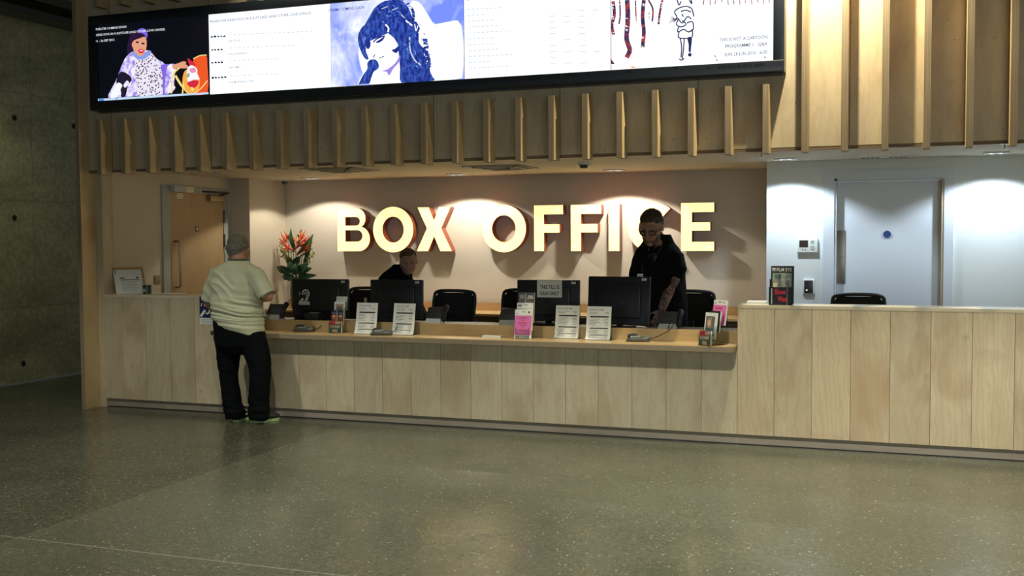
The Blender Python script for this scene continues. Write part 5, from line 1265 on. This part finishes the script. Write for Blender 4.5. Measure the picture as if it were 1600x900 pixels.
for sx in (-1, 1):
    r = [W(sx*.033+.024*math.cos(a*PI/9), .104-.004*abs(math.cos(a*PI/9)), .004+.017*math.sin(a*PI/9)) for a in range(19)]; b.tube(r, .0052, 6)
    b.tube([W(sx*.056, .10, .010), W(sx*.080, .06, .010), W(sx*.086, .0, .006)], .003, 6)
b.tube([W(-.010, .106, .006), W(.010, .106, .006)], .003, 6); b.build('glasses', BLK, sb, True)
hbm = MB(); 
for x, y, z, a, b_, d_ in ((0, .048, -.085, .050, .050, .036), (.045, .03, -.055, .022, .04, .035), (-.045, .03, -.055, .022, .04, .035), (0, .094, -.034, .026, .012, .006)): hbm.ell(W(x, y, z), (a*1.2, b_*1.2, d_*1.2), HB_M, 0, 18, 12)
remeshed(hbm, 'beard', mat('beard_stubble', (.10, .055, .035), .8, noise=.5, nscale=90), sb, .005, 2)
# lanyard, badge and shirt print
def SF(px, py, off=.0): 
    q = S(px, py); return q-FH*(.15+off)
b = MB(); b.tube([S(1034, 385, -.16), SF(1022, 398, .0), SF(1008, 412, .006), SF(999, 424, .012)], .005, 6); b.tube([S(1004, 384, -.10), SF(1002, 398, .0), SF(1000, 412, .008), SF(999, 424, .012)], .005, 6); ln = b.build('lanyard', mat('lanyard_dark', (.02, .02, .025), .7), sb, True)
q = SF(997.5, 431, .02); M4b = Matrix.Translation(q) @ Matrix((BX_, FH, Vector((0, 0, 1)))).transposed().to_4x4()
b = MB(); b.box(-.030, .030, -.002, .002, -.022, .024, 0, M4b); b.box(-.022, .0, -.003, -.002, -.012, .004, 1, M4b); b.box(-.004, .022, -.003, -.002, .008, .014, 2, M4b); b.build('badge', [WHITE, GREYP, GINK], ln, True)
b = MB(); GP = mat('shirt_print', (.10, .10, .11), .8)
for pts in ([(1011, 398), (1007, 403), (1010, 408), (1018, 407), (1022, 401), (1019, 396), (1014, 398)], [(1016, 400), (1018, 403), (1021, 399)], [(1018, 388), (1022, 384)], [(1010, 386), (1010, 391)]):
    b.tube([SF(x, y, .008) for x, y in pts], .0035, 5)
b.build('shirt_print', GP, ts, True)

# ---- bending staff member behind the second monitor
AYP = 9.55
def A_(px, py, dy=0.0): return onY(px, py, AYP+dy)
pa = thing('person', 'brown-haired man in black bending down behind the second monitor', 'person', (A_(615, 450).x, AYP+.3, 0))
body = MB(); ha = A_(638.5, 409, -.25); HA = hrot(PI+.34+.12, -.20, .10); head(body, ha, HA, 1.0)
body.tube([A_(627, 427, -.04), A_(632, 419, -.12), A_(637, 411, -.20)], [.058, .055, .055], 14)
spine = [A_(628, 424, -.08), A_(622, 436, .02), A_(625, 462, .16), A_(640, 490, .14), A_(648, 520, .16)]
rings = [ering(spine[0], RH*.10, Vector((0, 0, .06)), 24)]
eloft(body, [(spine[4], .13, .10), (spine[3], .145, .11), (spine[2], .145, .10), (spine[1], .13, .09), (A_(624, 430, -.02), .08, .06)], RH, FH)
for sg in (-1, 1):
    base_ = spine[4]+RH*.09*sg; body.tube([base_, (base_.x, base_.y+.0, .50), (base_.x, base_.y+.03, .08)], [.095, .07, .045], 14); body.tube([(base_.x, base_.y+.03, .045), (base_.x, base_.y-.14, .035)], [.04, .03], 10, round_ends=True)
shL, shR = spine[1]-RH*.13+Vector((0, 0, -.10)), spine[1]+RH*.10+Vector((0, 0, -.12))
dsk = .875
for s0_, s1_, e_ in ((shL, Vector((shL.x+.02, shL.y-.12, 1.0)), Vector((shL.x+.12, 9.19, dsk+.02))), (shR, Vector((shR.x+.02, shR.y-.12, 1.0)), Vector((shR.x-.02, 9.19, dsk+.02)))):
    body.tube([s0_, s1_], [.045, .042], 12, round_ends=True); body.tube([s1_, e_], [.045, .03], 12, round_ends=True); hand(body, e_, (0, -1, -.05), (0, 0, 1), .95, .4, 1)
remeshed(body, 'body', SKIN2, pa, .005, 4); eyes(pa, ha, HA, 1.0)
sh = MB(); eloft(sh, [(spine[4], .165, .135), (spine[3], .185, .145), (spine[2], .19, .145), (A_(619, 444, .08), .19, .145), (A_(618, 434, .0), .17, .15), (A_(621.5, 426, -.06), .145, .14), (A_(626, 419, -.11), .112, .12), (A_(629, 413, -.14), .088, .095)], RH, FH)
for s0_, s1_ in ((shL, Vector((shL.x+.02, shL.y-.12, 1.0))), (shR, Vector((shR.x+.02, shR.y-.12, 1.0)))): sh.tube([s0_+Vector((0, 0, .015)), s1_], [.075, .064], 14, round_ends=True)
ts = remeshed(sh, 'shirt', BT, pa, .008, 3)
pl = MB(); eloft(pl, [(spine[4]+Vector((0, 0, -.1)), .16, .13), (spine[4], .175, .145), (spine[4]+Vector((0, 0, .06)), .175, .145)], RH, FH)
for sg in (-1, 1): base_ = spine[4]+RH*.09*sg; pl.tube([base_, (base_.x, base_.y, .50), (base_.x, base_.y+.03, .09)], [.105, .085, .07], 14)
remeshed(pl, 'trousers', TRM, pa, .01, 3)
hair(pa, ha, HA, 1.0, 'hair_dark_blond', (.07, .045, .025), ((0, -.024, .058, .082, .090, .068), (0, -.05, .015, .079, .064, .070), (.0, .035, .088, .06, .05, .026)), .005, .003)
b = MB(); b.tube([A_(625, 413, -.30), A_(629, 420, -.32), A_(634, 427, -.33), A_(640, 433, -.30)], .006, 6); ln = b.build('lanyard', INK, pa, True)
for x, y in ((626.5, 416), (628.5, 420.5), (631, 424.5), (635, 427.5)):
    b = MB(); b.ell(A_(x, y, -.335), (.006, .004, .006), None, 0, 8, 6); b.build('lanyard_spot', LGREY, ln, True)
